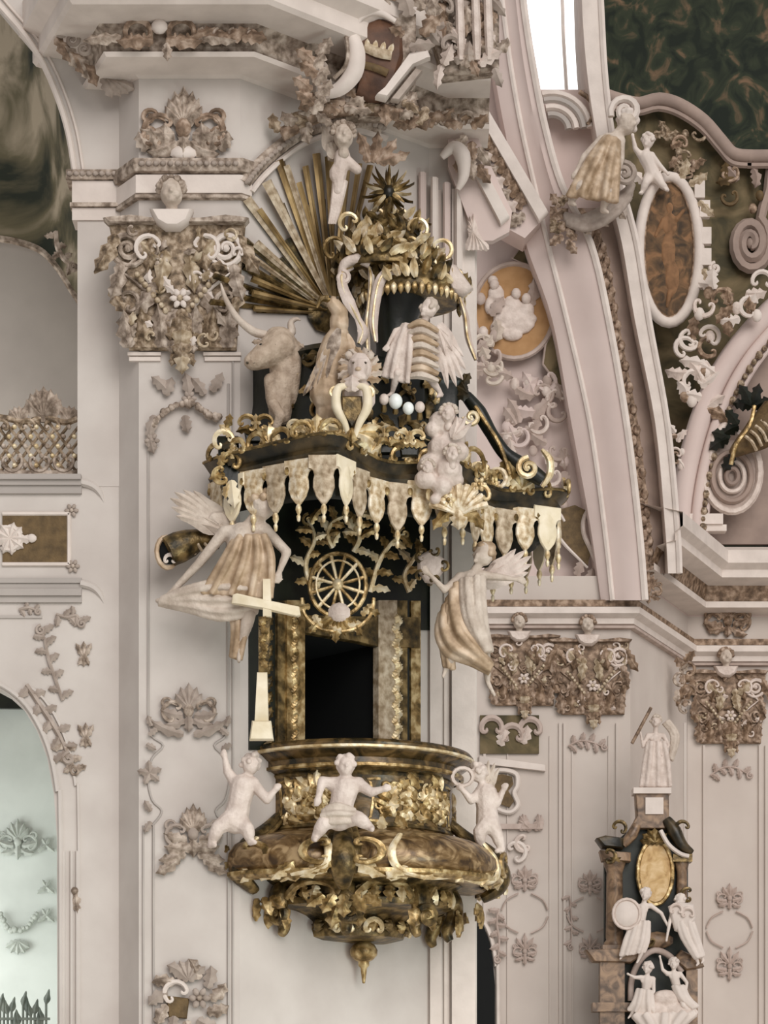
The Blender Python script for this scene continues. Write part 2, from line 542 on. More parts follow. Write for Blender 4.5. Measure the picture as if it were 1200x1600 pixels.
# --- entablature of the pier
ent = [(PA[0] + .02, 27.1), (PB[0], PB[1]), PC, (BL.x, BL.y), (BR[0] + .12, BR[1])]
ent[0] = (PB[0] - .35, PB[1] + .9)
struct('trim_12', sweep(ent, [(0, 12.78), (.05, 12.80), (.43, 12.82), (.46, 12.86)]), 'stucco_white')
struct('trim_13', sweep(ent, [(.4, 12.86), (.43, 12.92), (.43, 13.05), (.52, 13.12)]), 'stucco_taupe')
struct('trim_14', sweep(ent, [(.52, 13.12), (.6, 13.13), (.86, 13.16), (.9, 13.2), (.9, 13.36), (1.05, 13.45), (1.05, 13.75), (0, 14.2)]), 'stucco_white')
# lower architrave only on the flat pilaster
ent2 = [(PA[0] + .02, PA[1] - .005), (PB[0], PB[1]), PC, (PC[0] + TD.x * .12, PC[1] + TD.y * .12)]
z = lambda py: zat(py, 26)
struct('trim_15', sweep(ent2, [(0, z(272)), (.07, z(271)), (.09, z(264)), (.09, z(252)), (0, z(250))]), 'stucco_taupe')
struct('trim_16', sweep(ent2, [(0, z(306)), (.05, z(304)), (.05, z(276)), (0, z(273))]), 'stucco_white')
struct('trim_17', sweep(ent2, [(0, z(313)), (.06, z(312)), (.06, z(307)), (0, z(306))]), 'stucco_taupe')
def bead_row(name, path, zc, out, r, step, m, parent):
    mb = MB(False)
    for i in range(len(path) - 1):
        A, B = Vector(path[i] + (0,)), Vector(path[i + 1] + (0,))
        d = (B - A); L = d.length; d.normalize(); nn = Vector((d.y, -d.x, 0))
        for j in range(int(L / step)):
            p = A + d * (j + .5) * step + nn * out
            mb.blob(p.x, p.y, zc, r * 1.25, r, r, n=6)
    return link_mesh(name, mb.v, mb.f, m, parent)
tb = bpy.data.objects['trim_15']
bead_row('bead_row', ent2[1:3], z(261), .1, .028, .075, 'stucco_faint', tb)
# pilaster panel frame
mb = MB()
L_, R_ = 232, 357
mb.tube([(L_, 1125, 1), (L_, 690, 1)], 2.2, 5); mb.tube([(R_, 1125, 1), (R_, 600, 1)], 2.2, 5)
mb.tube([(L_ + 8, 1290, 1), (L_ + 8, 2000, 1)], 2.5, 5); mb.tube([(R_, 1290, 1), (R_, 2000, 1)], 2.5, 5); mb.tube([(L_ - 8, 1290, 1), (L_ - 8, 2000, 1)], 2, 5)
mb.tube([(364, 560, 1), (364, 2000, 1)], 2, 5)
for sx in (-1, 1):
    c = 295
    mb.tube([(c + sx * 62, 1125, 1), (c + sx * 58, 1150, 1), (c + sx * 40, 1165, 1), (c + sx * 57, 1185, 1), (c + sx * 64, 1215, 1), (c + sx * 57, 1250, 1), (c + sx * 42, 1268, 1), (c + sx * 57, 1290, 1)], 2.2, 5, smooth=4)
struct('trim_18', mb, 'plaster_grey', True, frontal(295, 900, 26))
# necking under the capital
mb = MB()
for x0, x1 in ((200, 252), (318, 377)):
    mb.box(x0, 552, x1, 557, -2, 6); mb.box(x0 + 2, 559, x1 - 1, 565, -2, 4)
struct('trim_19', mb, 'stucco_white', False, frontal(295, 560, 26))

# --- far side: second pier, arch, dome
YF, YG = 46.0, 49.5
struct('wall_far', prism([pl(-300, YF), pl(985, YF), pl(1075, YG), pl(1800, YG), pl(1800, YG + 1), pl(-300, YG + 1)], 0, zat(900, YF)), 'plaster_warm')
far = [pl(300, YF), pl(985, YF), pl(1075, YG), pl(1800, YG)]
zf = lambda py: zat(py, YF)
struct('trim_20', sweep(far, [(0, zf(950)), (.14, zf(950)), (.16, zf(940)), (0, zf(939))]), 'gilt_far')
struct('trim_21', sweep(far, [(0, zf(978)), (.08, zf(976)), (.1, zf(968)), (.22, zf(962)), (.22, zf(952)), (0, zf(950))]), 'stucco_white')
struct('trim_22', sweep(far, [(0, zf(984)), (.1, zf(983)), (.1, zf(979)), (0, zf(978))]), 'stucco_faint_pink')
struct('wall_far_frieze', prism([pl(935, YF + .7), pl(985, YF + .02), pl(1075, YG), pl(1800, YG), pl(1800, YG + 1), pl(985, YG + 1)], zf(900), zf(790)), 'plaster_pink_cast')
far2 = [pl(985, YF), pl(1075, YG), pl(1800, YG)]
struct('trim_23', sweep(far2, [(0, 12.25), (.1, 12.27), (.45, 12.3), (.45, 12.42)]), 'stucco_white')
struct('trim_24', sweep(far2, [(.4, 12.42), (.42, 12.5), (.5, 12.72)]), 'gilt_far')
struct('trim_25', sweep(far2, [(.5, 12.72), (.62, 12.75), (.85, 12.8), (.85, 12.95), (1.0, 13.05), (1.0, 13.3), (0, 13.6)]), 'stucco_white')
# pilaster strips of the far wall
mb = MB(); 
for x in (755, 873, 880, 962, 1068): mb.box(x, 1130, x + 4, 2000, -1, 4)
for x in (792, 858, 893, 950, ): mb.box(x, 1150, x + 2, 2000, -1, 2.5)
struct('trim_26', mb, 'plaster_warm', False, frontal(870, 1500, YF))
mb = MB()
for x in (1098, 1185, 1195): mb.box(x, 1165, x + 3, 2000, -1, 4)
struct('trim_27', mb, 'plaster_warm', False, frontal(1130, 1500, YG))
# arched dark opening at the foot of the far wall
mb = MB(); mb.poly([(660, 1436), (690, 1424), (720, 1424), (750, 1438), (757, 1452), (765, 1475), (770, 1505), (773, 1540), (773, 1935), (637, 1935), (637, 1540), (640, 1505), (645, 1475), (653, 1452)], 2, 8)
struct('door_1', mb, 'black_void', False, frontal(760, 1500, YF))
mb = MB(); mb.tube([(752, 1436, 6), (762, 1452, 6), (770, 1478, 6), (775, 1510, 6), (778, 1545, 6), (778, 2000, 6)], 3.5, 6, smooth=3)
struct('trim_28', mb, 'stucco_white', True, frontal(760, 1500, YF))

# the great arch: lofted mouldings
ys = [-60, 20, 110, 200, 290, 381, 500, 662, 819, 905]
AL = [([748, 760, 772, 788, 806, 822, 863, 893, 922, 936], 45.15),
      ([778, 787, 799, 815, 835, 856, 886, 922, 944, 954], 45.0),
      ([796, 803, 815, 832, 856, 888, 917, 944, 962, 970], 44.95),
      ([800, 808, 820, 838, 862, 897, 925, 952, 970, 977], 44.87),
      ([812, 820, 834, 852, 878, 923, 951, 979, 998, 1005], 44.85),
      ([816, 824, 838, 857, 884, 928, 955, 983, 1002, 1009], 45.3),
      ([822, 830, 844, 862, 890, 944, 966, 997, 1016, 1022], 45.35),
      ([904, 906, 912, 924, 942, 965, 986, 1018, 1034, 1040], 45.5),
      ([908, 910, 917, 930, 949, 972, 992, 1024, 1039, 1045], 45.0),
      ([936, 940, 945, 955, 972, 995, 1014, 1043, 1058, 1063], 45.0),
      ([940, 944, 949, 960, 977, 1000, 1019, 1047, 1062, 1067], 46.6)]
def aline(i, off=0):
    xs, Y = AL[i]
    Y += .75
    yy = ys[:-1] + [938 if i <= 4 else 896]
    xs = xs[:-1] + [xs[-1] + 3 if i <= 4 else xs[-1] - 1]
    return catmull([at(x, y, Y - off) for x, y in zip(xs, yy)], 5)
def band(i0, i1, name, m, st=0):
    mb = MB(False)
    lines = [aline(i)[st:] for i in range(i0, i1 + 1)]
    lines.append([p + Vector((0, 1.2, 0)) for p in lines[-1]])
    lines.insert(0, [p + Vector((0, 1.2, 0)) for p in lines[0]])
    mb.grid(lines[::-1])
    return struct(name, mb, m, True)
band(0, 5, 'trim_29', 'plaster_pink_cast')
band(5, 6, 'trim_30', 'gilt_far', 22)
band(6, 7, 'trim_31', 'moulding_mauve', 22)
band(7, 10, 'trim_32', 'stucco_white')
mb = MB(False)
for i, r in ((1, .05), (4, .07), (9, .06)):
    mb.tube(aline(i), r, 6)
struct('trim_33', mb, 'stucco_white', True)
mb = MB(False)
a, b = aline(5, .04), aline(6, .04)
for i in range(24, len(a) - 1):
    for u in (.3, .8):
        p = a[i].lerp(a[i + 1], u); q = b[i].lerp(b[i + 1], u)
        c = p.lerp(q, .5 + .25 * (1 if int(u * 10) % 2 else -1)); mb.blob(c.x, c.y, c.z, .075, .11, .06, n=6)
link_mesh('bead_row', mb.v, mb.f, 'stucco_brown', bpy.data.objects['trim_30'])
# wall between the pier and the arch
pe = [(-300, -500), (735, -500), (750, -60)] + [(x + 6, y) for x, y in zip(AL[0][0], ys)][1:] + [(948, 945), (-300, 945)]
mb = MB(); mb.poly(pe, -40, 0); struct('wall_pendentive', mb, 'plaster_pink_cast', fn=frontal(800, 500, 46.6))
# dome and lunette behind the arch
mb = MB(False); rows = []
for j in range(13):
    v = j / 12
    rows.append([at(700 + 1200 * i / 24, 1000 - 1500 * v, 58 - 5.5 * v * v - 1.4 * math.sin(math.pi * i / 24)) for i in range(25)])
mb.grid(rows); struct('wall_dome', mb, 'fresco_dome', True)

# ================================================================== ORNAMENT BUILDERS
def rocaille(T, cx, cy, w, h, seed, m, m2=None, d=0, crest=5, wide=1.0):
    """mirror-symmetric rococo ornament: crest of leaves, paired scrolls, drop"""
    r = random.Random(seed); m2 = m2 or m
    u = min(w, h * 1.3)
    for i in range(crest):
        a = 90 + (i - (crest - 1) / 2) * (130 / crest)
        L = h * (.46 - .05 * abs(i - (crest - 1) / 2))
        T.part('leaf', MB().leaf(cx, cy + h * .02, a, L, u * .17, (90 - a) * .35, d + 1, lobes=2), m)
    for sx in (-1, 1):
        T.part('scroll', MB().cscroll(cx + sx * w * .27, cy + h * .1, u * .17, 90 + sx * -60, u * .035, d + 2), m2)
        T.part('leaf', MB().leaf(cx + sx * w * .1, cy + h * .16, 90 - sx * (95 + r.uniform(-10, 10)), w * .4, u * .18, sx * 40, d + 1), m)
        T.part('leaf', MB().leaf(cx + sx * w * .08, cy + h * .24, 90 - sx * (130 + r.uniform(-10, 10)), w * .36 * wide, u * .15, sx * 60, d + 1), m)
        T.part('scroll', MB().curl(cx + sx * w * .38, cy - h * .06, u * .1, 90 + sx * 90, 1.3, -sx, u * .03, d + 2, pre=[(cx + sx * w * .2, cy - h * .02, d)]), m2)
    T.part('drop_leaf', MB().leaf(cx, cy + h * .12, -90, h * .36, u * .17, 0, d + 1), m)
    mb = MB().blob(cx, cy + h * .08, d + u * .04, u * .09, u * .11, u * .07)
    T.part('boss', mb, m2)
def cherub(T, x, y, s, m='statue', hm='stucco_taupe', f=0, d=0, wings=None, wm=None):
    """winged child's head, s = head height in px, f = turn (-1 left .. 1 right)"""
    mb = MB()
    mb.blob(x, y, d, s * .4, s * .5, s * .42, n=10).blob(x + f * s * .12, y + s * .14, d + s * .16, s * .3, s * .3, s * .26)
    for q in (-1, 1): mb.blob(x + q * s * .18 + f * s * .12, y + s * .14, d + s * .3, s * .14, s * .14, s * .12)
    mb.cap((x + f * s * .2, y - s * .06, d + s * .4), (x + f * s * .24, y + s * .08, d + s * .46), s * .05, s * .075)
    mb.blob(x + f * s * .16, y + s * .33, d + s * .3, s * .12, s * .09, s * .1)
    mb.cap((x - s * .16 + f * s * .12, y - s * .12, d + s * .38), (x + s * .16 + f * s * .12, y - s * .12, d + s * .38), s * .05, s * .05)
    mb.cap((x, y + s * .4, d - s * .05), (x, y + s * .62, d - s * .1), s * .18, s * .24)
    T.part('face', mb, m, rm=s * .045, sm=2)
    hb = MB()
    r = random.Random(int(x * 7 + y))
    for i in range(13):
        a = math.pi * (i / 12)
        hb.blob(x - math.cos(a) * s * .4 - f * s * .05, y - s * .08 - math.sin(a) * s * .4, d + r.uniform(-.05, .22) * s, s * .15, s * .13, s * .14, n=6)
    T.part('hair', hb, hm)
    if wings:
        for q in (-1, 1):
            for i in range(4):
                T.part('wing_feather', MB().leaf(x + q * s * .25, y + s * .5, 90 - q * (62 + i * 26), s * (wings - i * .1), s * .3, q * 18, d - s * .1, lobes=1), wm or m)
def garland(T, pts, r, n, m, m2, seed=1, name='garland'):
    P = catmull([Vector(p) for p in pts], 8); rr = random.Random(seed)
    mb = MB().tube([tuple(p) for p in P], r * .5, 6)
    o = T.part(name, mb, m)
    fb = MB()
    for i in range(n):
        q = (i + .5) / n * (len(P) - 1); a = int(q); p = P[a].lerp(P[min(a + 1, len(P) - 1)], q - a)
        s = r * (.7 + .5 * rr.random())
        fb.blob(p.x + rr.uniform(-.4, .4) * r, p.y + rr.uniform(-.4, .4) * r, p.z + r * .3, s, s, s, n=6)
    b = T.part('blossom_row', fb, m2, o)
    return o
def shell(T, x, y, R, a0, a1, n, m, d=0, name='shell'):
    mb = MB()
    for i in range(n):
        a = math.radians(a0 + (a1 - a0) * i / (n - 1))
        mb.tube([(x, y, d + R * .05), (x + math.cos(a) * R * .6, y - math.sin(a) * R * .6, d + R * .22), (x + math.cos(a) * R, y - math.sin(a) * R, d + R * .08)], [R * .05, R * .1, R * .14], 6, smooth=3)
    return T.part(name, mb, m)
def flower(T, x, y, r, m, m2, d=0, n=6):
    for i in range(n):
        a = 2 * math.pi * i / n
        T.part('petal', MB().blob(x + math.cos(a) * r * .62, y - math.sin(a) * r * .62, d + r * .15, r * .42, r * .3, r * .22, rot=math.degrees(a), n=6), m)
    T.part('boss', MB().blob(x, y, d + r * .3, r * .3, n=6), m2)

def capital(label, cx, top, sc, Y, m1, m2, mw, mg, plane=None, seed=1, group=None):
    T = Thing('pilaster_capital', label, 'capital', cx, top + 290 * sc, Y, plane, group)
    X = lambda x: cx + (x - 280) * sc
    Yy = lambda y: top + (y - 300) * sc
    r = random.Random(seed)
    mb = MB().poly([(X(172), Yy(352)), (X(386), Yy(352)), (X(378), Yy(440)), (X(372), Yy(550)), (X(204), Yy(550)), (X(190), Yy(440))], -2 * sc, 9 * sc, 3 * sc)
    T.part('bell', mb, m1)
    mb = MB().poly([(X(165), Yy(350)), (X(205), Yy(346)), (X(240), Yy(351)), (X(320), Yy(351)), (X(360), Yy(346)), (X(392), Yy(350)), (X(386), Yy(357)), (X(172), Yy(357))], 0, 24 * sc, 4 * sc)
    T.part('abacus', mb, m2)
    cherub(T, X(272), Yy(312), 46 * sc, 'statue', m2, .1, 22 * sc)
    mb = MB().poly([(X(238), Yy(338)), (X(306), Yy(338)), (X(300), Yy(356)), (X(285), Yy(368)), (X(262), Yy(368)), (X(246), Yy(356))], 10 * sc, 32 * sc, 6 * sc)
    T.part('bib', mb, mw)
    for sx, xx in ((-1, 203), (1, 356)):
        T.part('volute', MB().curl(X(xx), Yy(395), 30 * sc, 90 + sx * 80, 2.1, sx, 5.5 * sc, 12 * sc, pre=[(X(280 + sx * 20), Yy(490), 10 * sc), (X(280 + sx * 55), Yy(455), 14 * sc), (X(xx + sx * 8), Yy(432), 12 * sc)]), mw if sx > 0 else m2)
        bb = MB()
        for i in range(8):
            u = i / 7
            bb.blob(X(280 + sx * (62 - 44 * u)), Yy(438 + 56 * u), 20 * sc, 5 * sc, n=6)
        T.part('bead_row', bb, mg)
        for i, (dx, y, a, L, W, b) in enumerate(((95, 375, 250, 70, 26, 20), (88, 420, 265, 60, 24, 20), (60, 380, 300, 52, 26, -40), (40, 365, 275, 70, 26, 25), (34, 450, 250, 60, 24, 30), (18, 400, 262, 66, 24, 0), (100, 460, 285, 40, 20, -30))):
            aa = a if sx < 0 else 180 - a
            T.part('leaf', MB().leaf(X(280 + sx * dx), Yy(y), aa, L * sc, W * sc, b * sx, (8 + r.uniform(0, 8)) * sc, tip=4 * sc), (m1, m2, mg)[i % 3])
        for i in range(3):
            T.part('acanthus', MB().leaf(X(280 + sx * (24 + 27 * i)), Yy(548), 90, (62 - 4 * i) * sc, 30 * sc, -sx * 12, 8 * sc, tip=12 * sc), m1 if i % 2 else m2)
        T.part('scroll', MB().cscroll(X(280 + sx * 45), Yy(395), 19 * sc, 90 - sx * 40, 4 * sc, 16 * sc), mw)
        T.part('scroll', MB().cscroll(X(280 + sx * 75), Yy(478), 15 * sc, 90 + sx * 70, 3.5 * sc, 14 * sc), m2)
    for i in range(34):
        x, y = r.uniform(182, 376), r.uniform(362, 540)
        if abs(x - 280) > 100 - (y - 362) * .1: continue
        if i % 3: T.part('leaf', MB().leaf(X(x), Yy(y), r.uniform(0, 360), r.uniform(16, 28) * sc, r.uniform(9, 14) * sc, r.uniform(-60, 60), r.uniform(10, 20) * sc, n=6), r.choice((m1, m2, mg, mw)))
        else: T.part('scroll', MB().cscroll(X(x), Yy(y), r.uniform(6, 10) * sc, r.uniform(0, 360), 2.4 * sc, r.uniform(14, 20) * sc), r.choice((m2, mg, mw)))
    flower(T, X(285), Yy(475), 16 * sc, mw, mg, 18 * sc)
    flower(T, X(255), Yy(415), 11 * sc, m2, mg, 16 * sc, 5)
    for i, (y, w, L) in enumerate(((492, 40, 46), (512, 34, 44), (535, 30, 40), (555, 22, 38))):
        T.part('drop_leaf', MB().leaf(X(288), Yy(y), -90, L * sc, w * sc, 0, (16 + i) * sc), mg if i % 2 else m1)
        for q in (-1, 1):
            T.part('drop_leaf', MB().leaf(X(288 + q * 6), Yy(y), -90 + q * 38, L * .7 * sc, w * .6 * sc, -q * 30, 14 * sc), m1 if i % 2 else m2)
    return T

# ================================================================== LEFT BAY THINGS
T = Thing('gallery_railing', 'gilded openwork lattice railing on the gallery ledge at the left edge', 'railing', 60, 742, 26.62)
T.part('bottom_rail', MB().box(-60, 736, 121, 744, -8, 4), 'stucco_taupe')
T.part('top_rail', MB().tube([(-60, 655, 0), (0, 652, 0), (40, 660, 0), (70, 652, 0), (100, 660, 0), (121, 654, 0)], 5, 6, smooth=4), 'gilt_capital')
for i in range(-4, 9):
    for q in (-1, 1):
        x = i * 17
        T.part('bar', MB().tube([(x, 737, -q), (x + q * 62, 657, -q)], 2.6, 5), 'gilt_capital')
for i in range(9):
    for j in range(5):
        T.part('rosette', MB().blob(-28 + i * 17 + (j % 2) * 8.5, 668 + j * 15, 3, 4.2, n=6), 'gold_pale' if (i + j) % 2 else 'stucco_taupe')
for x in (20, 62, 100):
    T.part('scroll', MB().cscroll(x, 722, 15, -90, 3, 4), 'stucco_taupe')
    T.part('scroll', MB().cscroll(x - 18, 668, 11, 90, 3, 4), 'gilt_capital')
for i in range(7):
    T.part('finial_leaf', MB().leaf(68, 652, 30 + i * 20, 48 - 3 * abs(i - 3), 22, (3 - i) * 12, 0), 'stucco_taupe')
T.part('finial_stem', MB().tube([(68, 660, 0), (68, 640, 2)], [6, 4], 6), 'stucco_taupe')
for x in (30, 108):
    for i in range(5): T.part('finial_leaf', MB().leaf(x, 658, 40 + i * 25, 24, 12, (2 - i) * 12, 0), 'stucco_taupe')

T = Thing('parapet_panel', 'brown recessed panel in the gallery parapet under the lattice railing', 'panel', 55, 882, YL - .002)
T.part('field', MB().box(4, 805, 106, 880, 0, 1.2), 'panel_brown')
for i in range(9):
    a = 40 * i - 160
    T.part('leaf', MB().leaf(16, 842, a, 36 if abs(a) < 30 else 26, 15, 10 if i % 2 else -10, 2), 'stucco_white')
T.part('boss', MB().blob(50, 842, 4, 8, 7, 4), 'stucco_white')
T.part('scroll', MB().cscroll(14, 842, 18, 0, 4, 3), 'stucco_white')
for i, (x, y) in enumerate(((112, 798), (114, 885))):
    T = Thing('corner_rosette', 'small brown rosette at the %s right corner of the parapet panel' % ('upper', 'lower')[i], 'ornament', x, y, YL - .003, group='parapet corner rosettes')
    flower(T, x, y, 11, 'stucco_faint', 'stucco_taupe')
def tendril(label, pts, leaves, Y, m, cat='ornament', r=2.5, ls=20, name='stucco_tendril', plane=None, seed=0):
    c = pts[len(pts) // 2]
    T = Thing(name, label, cat, c[0], c[1], Y, plane)
    T.part('stem', MB().tube([(x, y, 1.5) for x, y in pts], [r, r * 1.2, r * .6], 5, smooth=5), m)
    P = catmull([Vector((x, y, 0)) for x, y in pts], 6); rr = random.Random(seed)
    for i in range(leaves):
        q = (i + .5) / leaves * (len(P) - 2); a = int(q); p = P[a]; dd = P[a + 1] - P[a]
        an = math.degrees(math.atan2(-dd.y, dd.x))
        s = 1 if i % 2 else -1
        T.part('leaf', MB().leaf(p.x, p.y, an + s * rr.uniform(35, 65), ls * rr.uniform(.8, 1.2), ls * .55, s * 40, 1), m)
    e, e0 = P[-1], P[-4]
    T.part('scroll', MB().curl(e.x, e.y, ls * .4, 90, 1.4, 1, r, 2), m)
    return T
YW = YL - .004
tendril('pale brown stucco tendril climbing the spandrel of the lower left arch', [(98, 1095), (86, 1060), (76, 1030), (70, 1000), (64, 985)], 9, YW, 'stucco_faint')
tendril('leafy stucco frond along the haunch of the lower left arch', [(42, 1070), (62, 1100), (82, 1130), (98, 1160), (108, 1185)], 9, YW, 'stucco_faint', r=4, ls=24)
tendril('broken stucco spray under the gallery cornice near the chamfer', [(88, 960), (105, 965), (120, 962), (128, 975)], 6, YW, 'stucco_faint', ls=18)
tendril('drooping stucco sprig below the arch haunch beside the aisle opening', [(100, 1160), (110, 1185), (118, 1205)], 6, YW, 'stucco_taupe', ls=20)
for i, (x, y, w) in enumerate(((131, 1018, 'upper'), (134, 1145, 'lower'))):
    T = Thing('stucco_sprig', 'small dark stucco sprig, the %s one on the wall right of the arch' % w, 'ornament', x, y, YW)
    for q in (-1, 0, 1): T.part('leaf', MB().leaf(x, y + 10, 90 + q * 28, 26, 9, 0, 1), 'stucco_taupe'); T.part('leaf', MB().leaf(x, y + 6, -90 + q * 28, 18, 8, 0, 1), 'stucco_taupe')
tendril('thin stucco scroll on the cornice return above the parapet end', [(30, 953), (45, 950), (60, 956)], 4, YW, 'stucco_faint', ls=13)
T = Thing('corbel_leaf', 'tiny dark leaf bracket on the jamb of the lower left arch', 'ornament', 119, 1405, YW)
T.part('leaf', MB().leaf(119, 1392, -90, 36, 13, 10, 1), 'stucco_taupe'); T.part('boss', MB().blob(117, 1392, 3, 6), 'stucco_taupe')
# ornaments on the aisle wall seen through the arch
T = Thing('wall_ornament', 'pale stucco shell ornament on the bright aisle wall, upper of two', 'ornament', 30, 1312, 31.55)
rocaille(T, 28, 1310, 66, 70, 3, 'stucco_pale', crest=5)
T = Thing('wall_ornament', 'pale stucco festoon on the bright aisle wall, lower of two', 'ornament', 28, 1440, 31.55)
garland(T, [(0, 1425, 2), (8, 1445, 2), (28, 1455, 2), (48, 1445, 2), (56, 1425, 2)], 5, 14, 'stucco_pale', 'stucco_pale')
for i in range(5): T.part('leaf', MB().leaf(28, 1470, -150 + i * 30, 22, 11, 0, 1), 'stucco_pale')
T = Thing('wall_ornament', 'slender stucco sprigs at the right edge of the bright aisle wall', 'ornament', 73, 1390, 31.55)
for y in (1320, 1385, 1430):
    for q in (-1, 1): T.part('leaf', MB().leaf(72, y, 90 + q * 130, 18, 8, 0, 1), 'stucco_pale'); T.part('leaf', MB().leaf(72, y, 90 + q * 30, 12, 6, 0, 1), 'stucco_pale')
# iron grille in the bottom left corner
T = Thing('iron_grille', 'grey iron grille with jagged leafy top cut by the lower left corner', 'grille', 30, 1640, 29.0)
for i in range(16):
    x = -18 + i * 6
    h = 1575 + 12 * math.sin(i * 1.1) + (8 if i % 3 else -8)
    T.part('bar', MB().tube([(x, 2150, 0), (x, h + 6, 0)], 2, 5), 'iron_grille')
    T.part('spear_head', MB().leaf(x, h + 10, 90 + (i % 3 - 1) * 12, 24, 9, 0, 0, lobes=1), 'iron_grille')
T.part('cross_rail', MB().box(-24, 1700, 78, 1708, -3, 3), 'iron_grille'); T.part('cross_rail', MB().box(-24, 1590, 78, 1594, -3, 3), 'iron_grille')
# gallery vault ornament
tendril('pale stucco scroll at the foot of the painted gallery vault', [(88, 362), (90, 385), (100, 405), (116, 418)], 5, 27.6, 'stucco_taupe', r=4, ls=18)

# ================================================================== PIER ORNAMENT
capital('large cherub capital with volutes on the flat pier left of the gold rays', 278, 298, 1.0, 25.965, 'gilt_capital', 'stucco_taupe', 'stucco_white', 'gilt_light', seed=2)
T = Thing('frieze_ornament', 'triangular brown stucco trophy on the frieze above the large capital', 'ornament', 285, 245, 25.965)
rocaille(T, 287, 192, 140, 128, 5, 'stucco_taupe', 'stucco_brown', crest=7)
for sx in (-1, 1):
    for i in range(3): T.part('leaf', MB().leaf(287 + sx * (28 + 14 * i), 236, 90 - sx * (8 + 14 * i), 44 - 6 * i, 22, sx * 20, 2), 'stucco_taupe')
    T.part('scroll', MB().curl(287 + sx * 55, 216, 15, 90, 1.6, sx, 4, 4), 'stucco_brown')
T.part('shell_base', MB().blob(287, 240, 2, 22, 12, 8), 'stucco_white')
# ornament in the cornice cove
T = Thing('cornice_ornament', 'white egg boss among scrolls in the middle of the pier cornice', 'ornament', 250, 78, 25.5)
T.part('egg', MB().blob(250, 46, 10, 13, 12, 9), 'stucco_white')
for sx in (-1, 1):
    T.part('scroll', MB().cscroll(250 + sx * 34, 54, 20, 90, 5, 6), 'stucco_brown')
    T.part('leaf', MB().leaf(250 + sx * 10, 66, 90 - sx * 100, 58, 22, sx * 20, 6), 'stucco_brown')
    T.part('leaf', MB().leaf(250 + sx * 60, 62, 90 - sx * 95, 60, 18, 0, 6), 'stucco_taupe')
T.part('drop_leaf', MB().leaf(262, 70, -90, 28, 14, 0, 6), 'stucco_taupe'); T.part('crest_leaf', MB().leaf(250, 34, 90, 26, 24, 0, 10), 'stucco_faint')
T = Thing('cornice_ornament', 'leafy bracket at the left end of the pier cornice', 'ornament', 112, 100, 25.9)
for i in range(5): T.part('leaf', MB().leaf(88 + i * 10, 62 + i * 9, -50, 46, 20, -20, 4), 'stucco_taupe' if i % 2 else 'stucco_brown')
for i in range(3): T.part('scroll', MB().curl(96 + i * 18, 52 + i * 14, 12, 90, 1.4, -1, 3.5, 8), 'stucco_faint')
T = Thing('cornice_ornament', 'leaf scroll run under the right half of the pier cornice', 'ornament', 345, 76, 25.5)
for i in range(4): T.part('leaf', MB().leaf(300 + i * 26, 62, 10, 40, 22, 30 * (-1) ** i, 5), 'stucco_brown'); T.part('scroll', MB().curl(318 + i * 24, 56, 9, 90, 1.4, 1, 3, 6), 'stucco_taupe')
T = Thing('stucco_sprig', 'grey stucco tuft under the left end of the pier cornice', 'ornament', 172, 140, 26.1)
for i in range(4): T.part('leaf', MB().leaf(160 + i * 6, 122 + i * 2, -60 + i * 14, 36, 17, -10, 1), 'stucco_faint')
T = Thing('corner_acanthus', 'tall leafy stucco bunch where the pier cornice meets the cartouche', 'ornament', 490, 180, 25.72)
for i in range(9): T.part('leaf', MB().leaf(486 + (i % 3) * 5, 178 - i * 11, 90 + (45 if i % 2 else -45), 36, 20, 20, 4 + i % 3), 'stucco_brown' if i % 2 else 'stucco_taupe')

# pilaster ornaments on the pier
T = Thing('pilaster_garland', 'stucco garland framing the panel top directly under the large capital', 'ornament', 290, 690, 25.965)
garland(T, [(238, 668, 3), (256, 645, 3), (280, 632, 3), (305, 634, 3), (325, 648, 3), (345, 655, 3)], 6, 22, 'stucco_faint', 'stucco_taupe', 3)
for x, y, a, L in ((262, 612, 130, 34), (258, 618, 60, 30), (295, 622, 90, 40), (320, 618, 120, 34), (330, 612, 50, 34), (290, 650, -90, 28), (242, 650, -110, 40), (236, 680, -90, 30)):
    T.part('leaf', MB().leaf(x, y, a, L, 17, 20, 2), 'stucco_faint')
flower(T, 296, 624, 12, 'stucco_faint', 'stucco_taupe', 3); flower(T, 238, 690, 12, 'stucco_faint', 'stucco_faint', 3)
T = Thing('pilaster_cartouche', 'grey crown-shaped stucco cartouche in the middle of the pier panel', 'ornament', 295, 1160, 25.965)
rocaille(T, 295, 1104, 92, 84, 11, 'stucco_faint', 'stucco_taupe', crest=5)
for sx in (-1, 1):
    T.part('leaf', MB().leaf(295 + sx * 8, 1148, 90 - sx * 80, 56, 16, sx * 30, 2), 'stucco_faint')
    for i in range(3): T.part('leaf', MB().leaf(295 + sx * (58 + 4 * i), 1135 + i * 14, 90 - sx * (20 - 70 * i), 18, 10, 0, 2), 'stucco_faint')
T = Thing('pilaster_cartouche', 'darker tufted stucco ornament at the foot of the round pier panel', 'ornament', 300, 1350, 25.965)
rocaille(T, 302, 1296, 96, 92, 12, 'stucco_taupe', 'stucco_faint', crest=7)
for sx in (-1, 1):
    for i in range(3): T.part('leaf', MB().leaf(300 + sx * 10 * i, 1325 + 8 * i, 90 - sx * (100 + 18 * i), 44, 18, sx * 30, 3), 'stucco_taupe')
    T.part('leaf', MB().leaf(298 + sx * 62, 1268, 90 - sx * 30, 20, 11, 0, 2), 'stucco_faint'); T.part('leaf', MB().leaf(298 + sx * 62, 1284, -90 + sx * 30, 20, 11, 0, 2), 'stucco_faint')
T = Thing('stucco_sprig', 'stucco tuft on the left rim of the round pier panel', 'ornament', 234, 1212, 25.965)
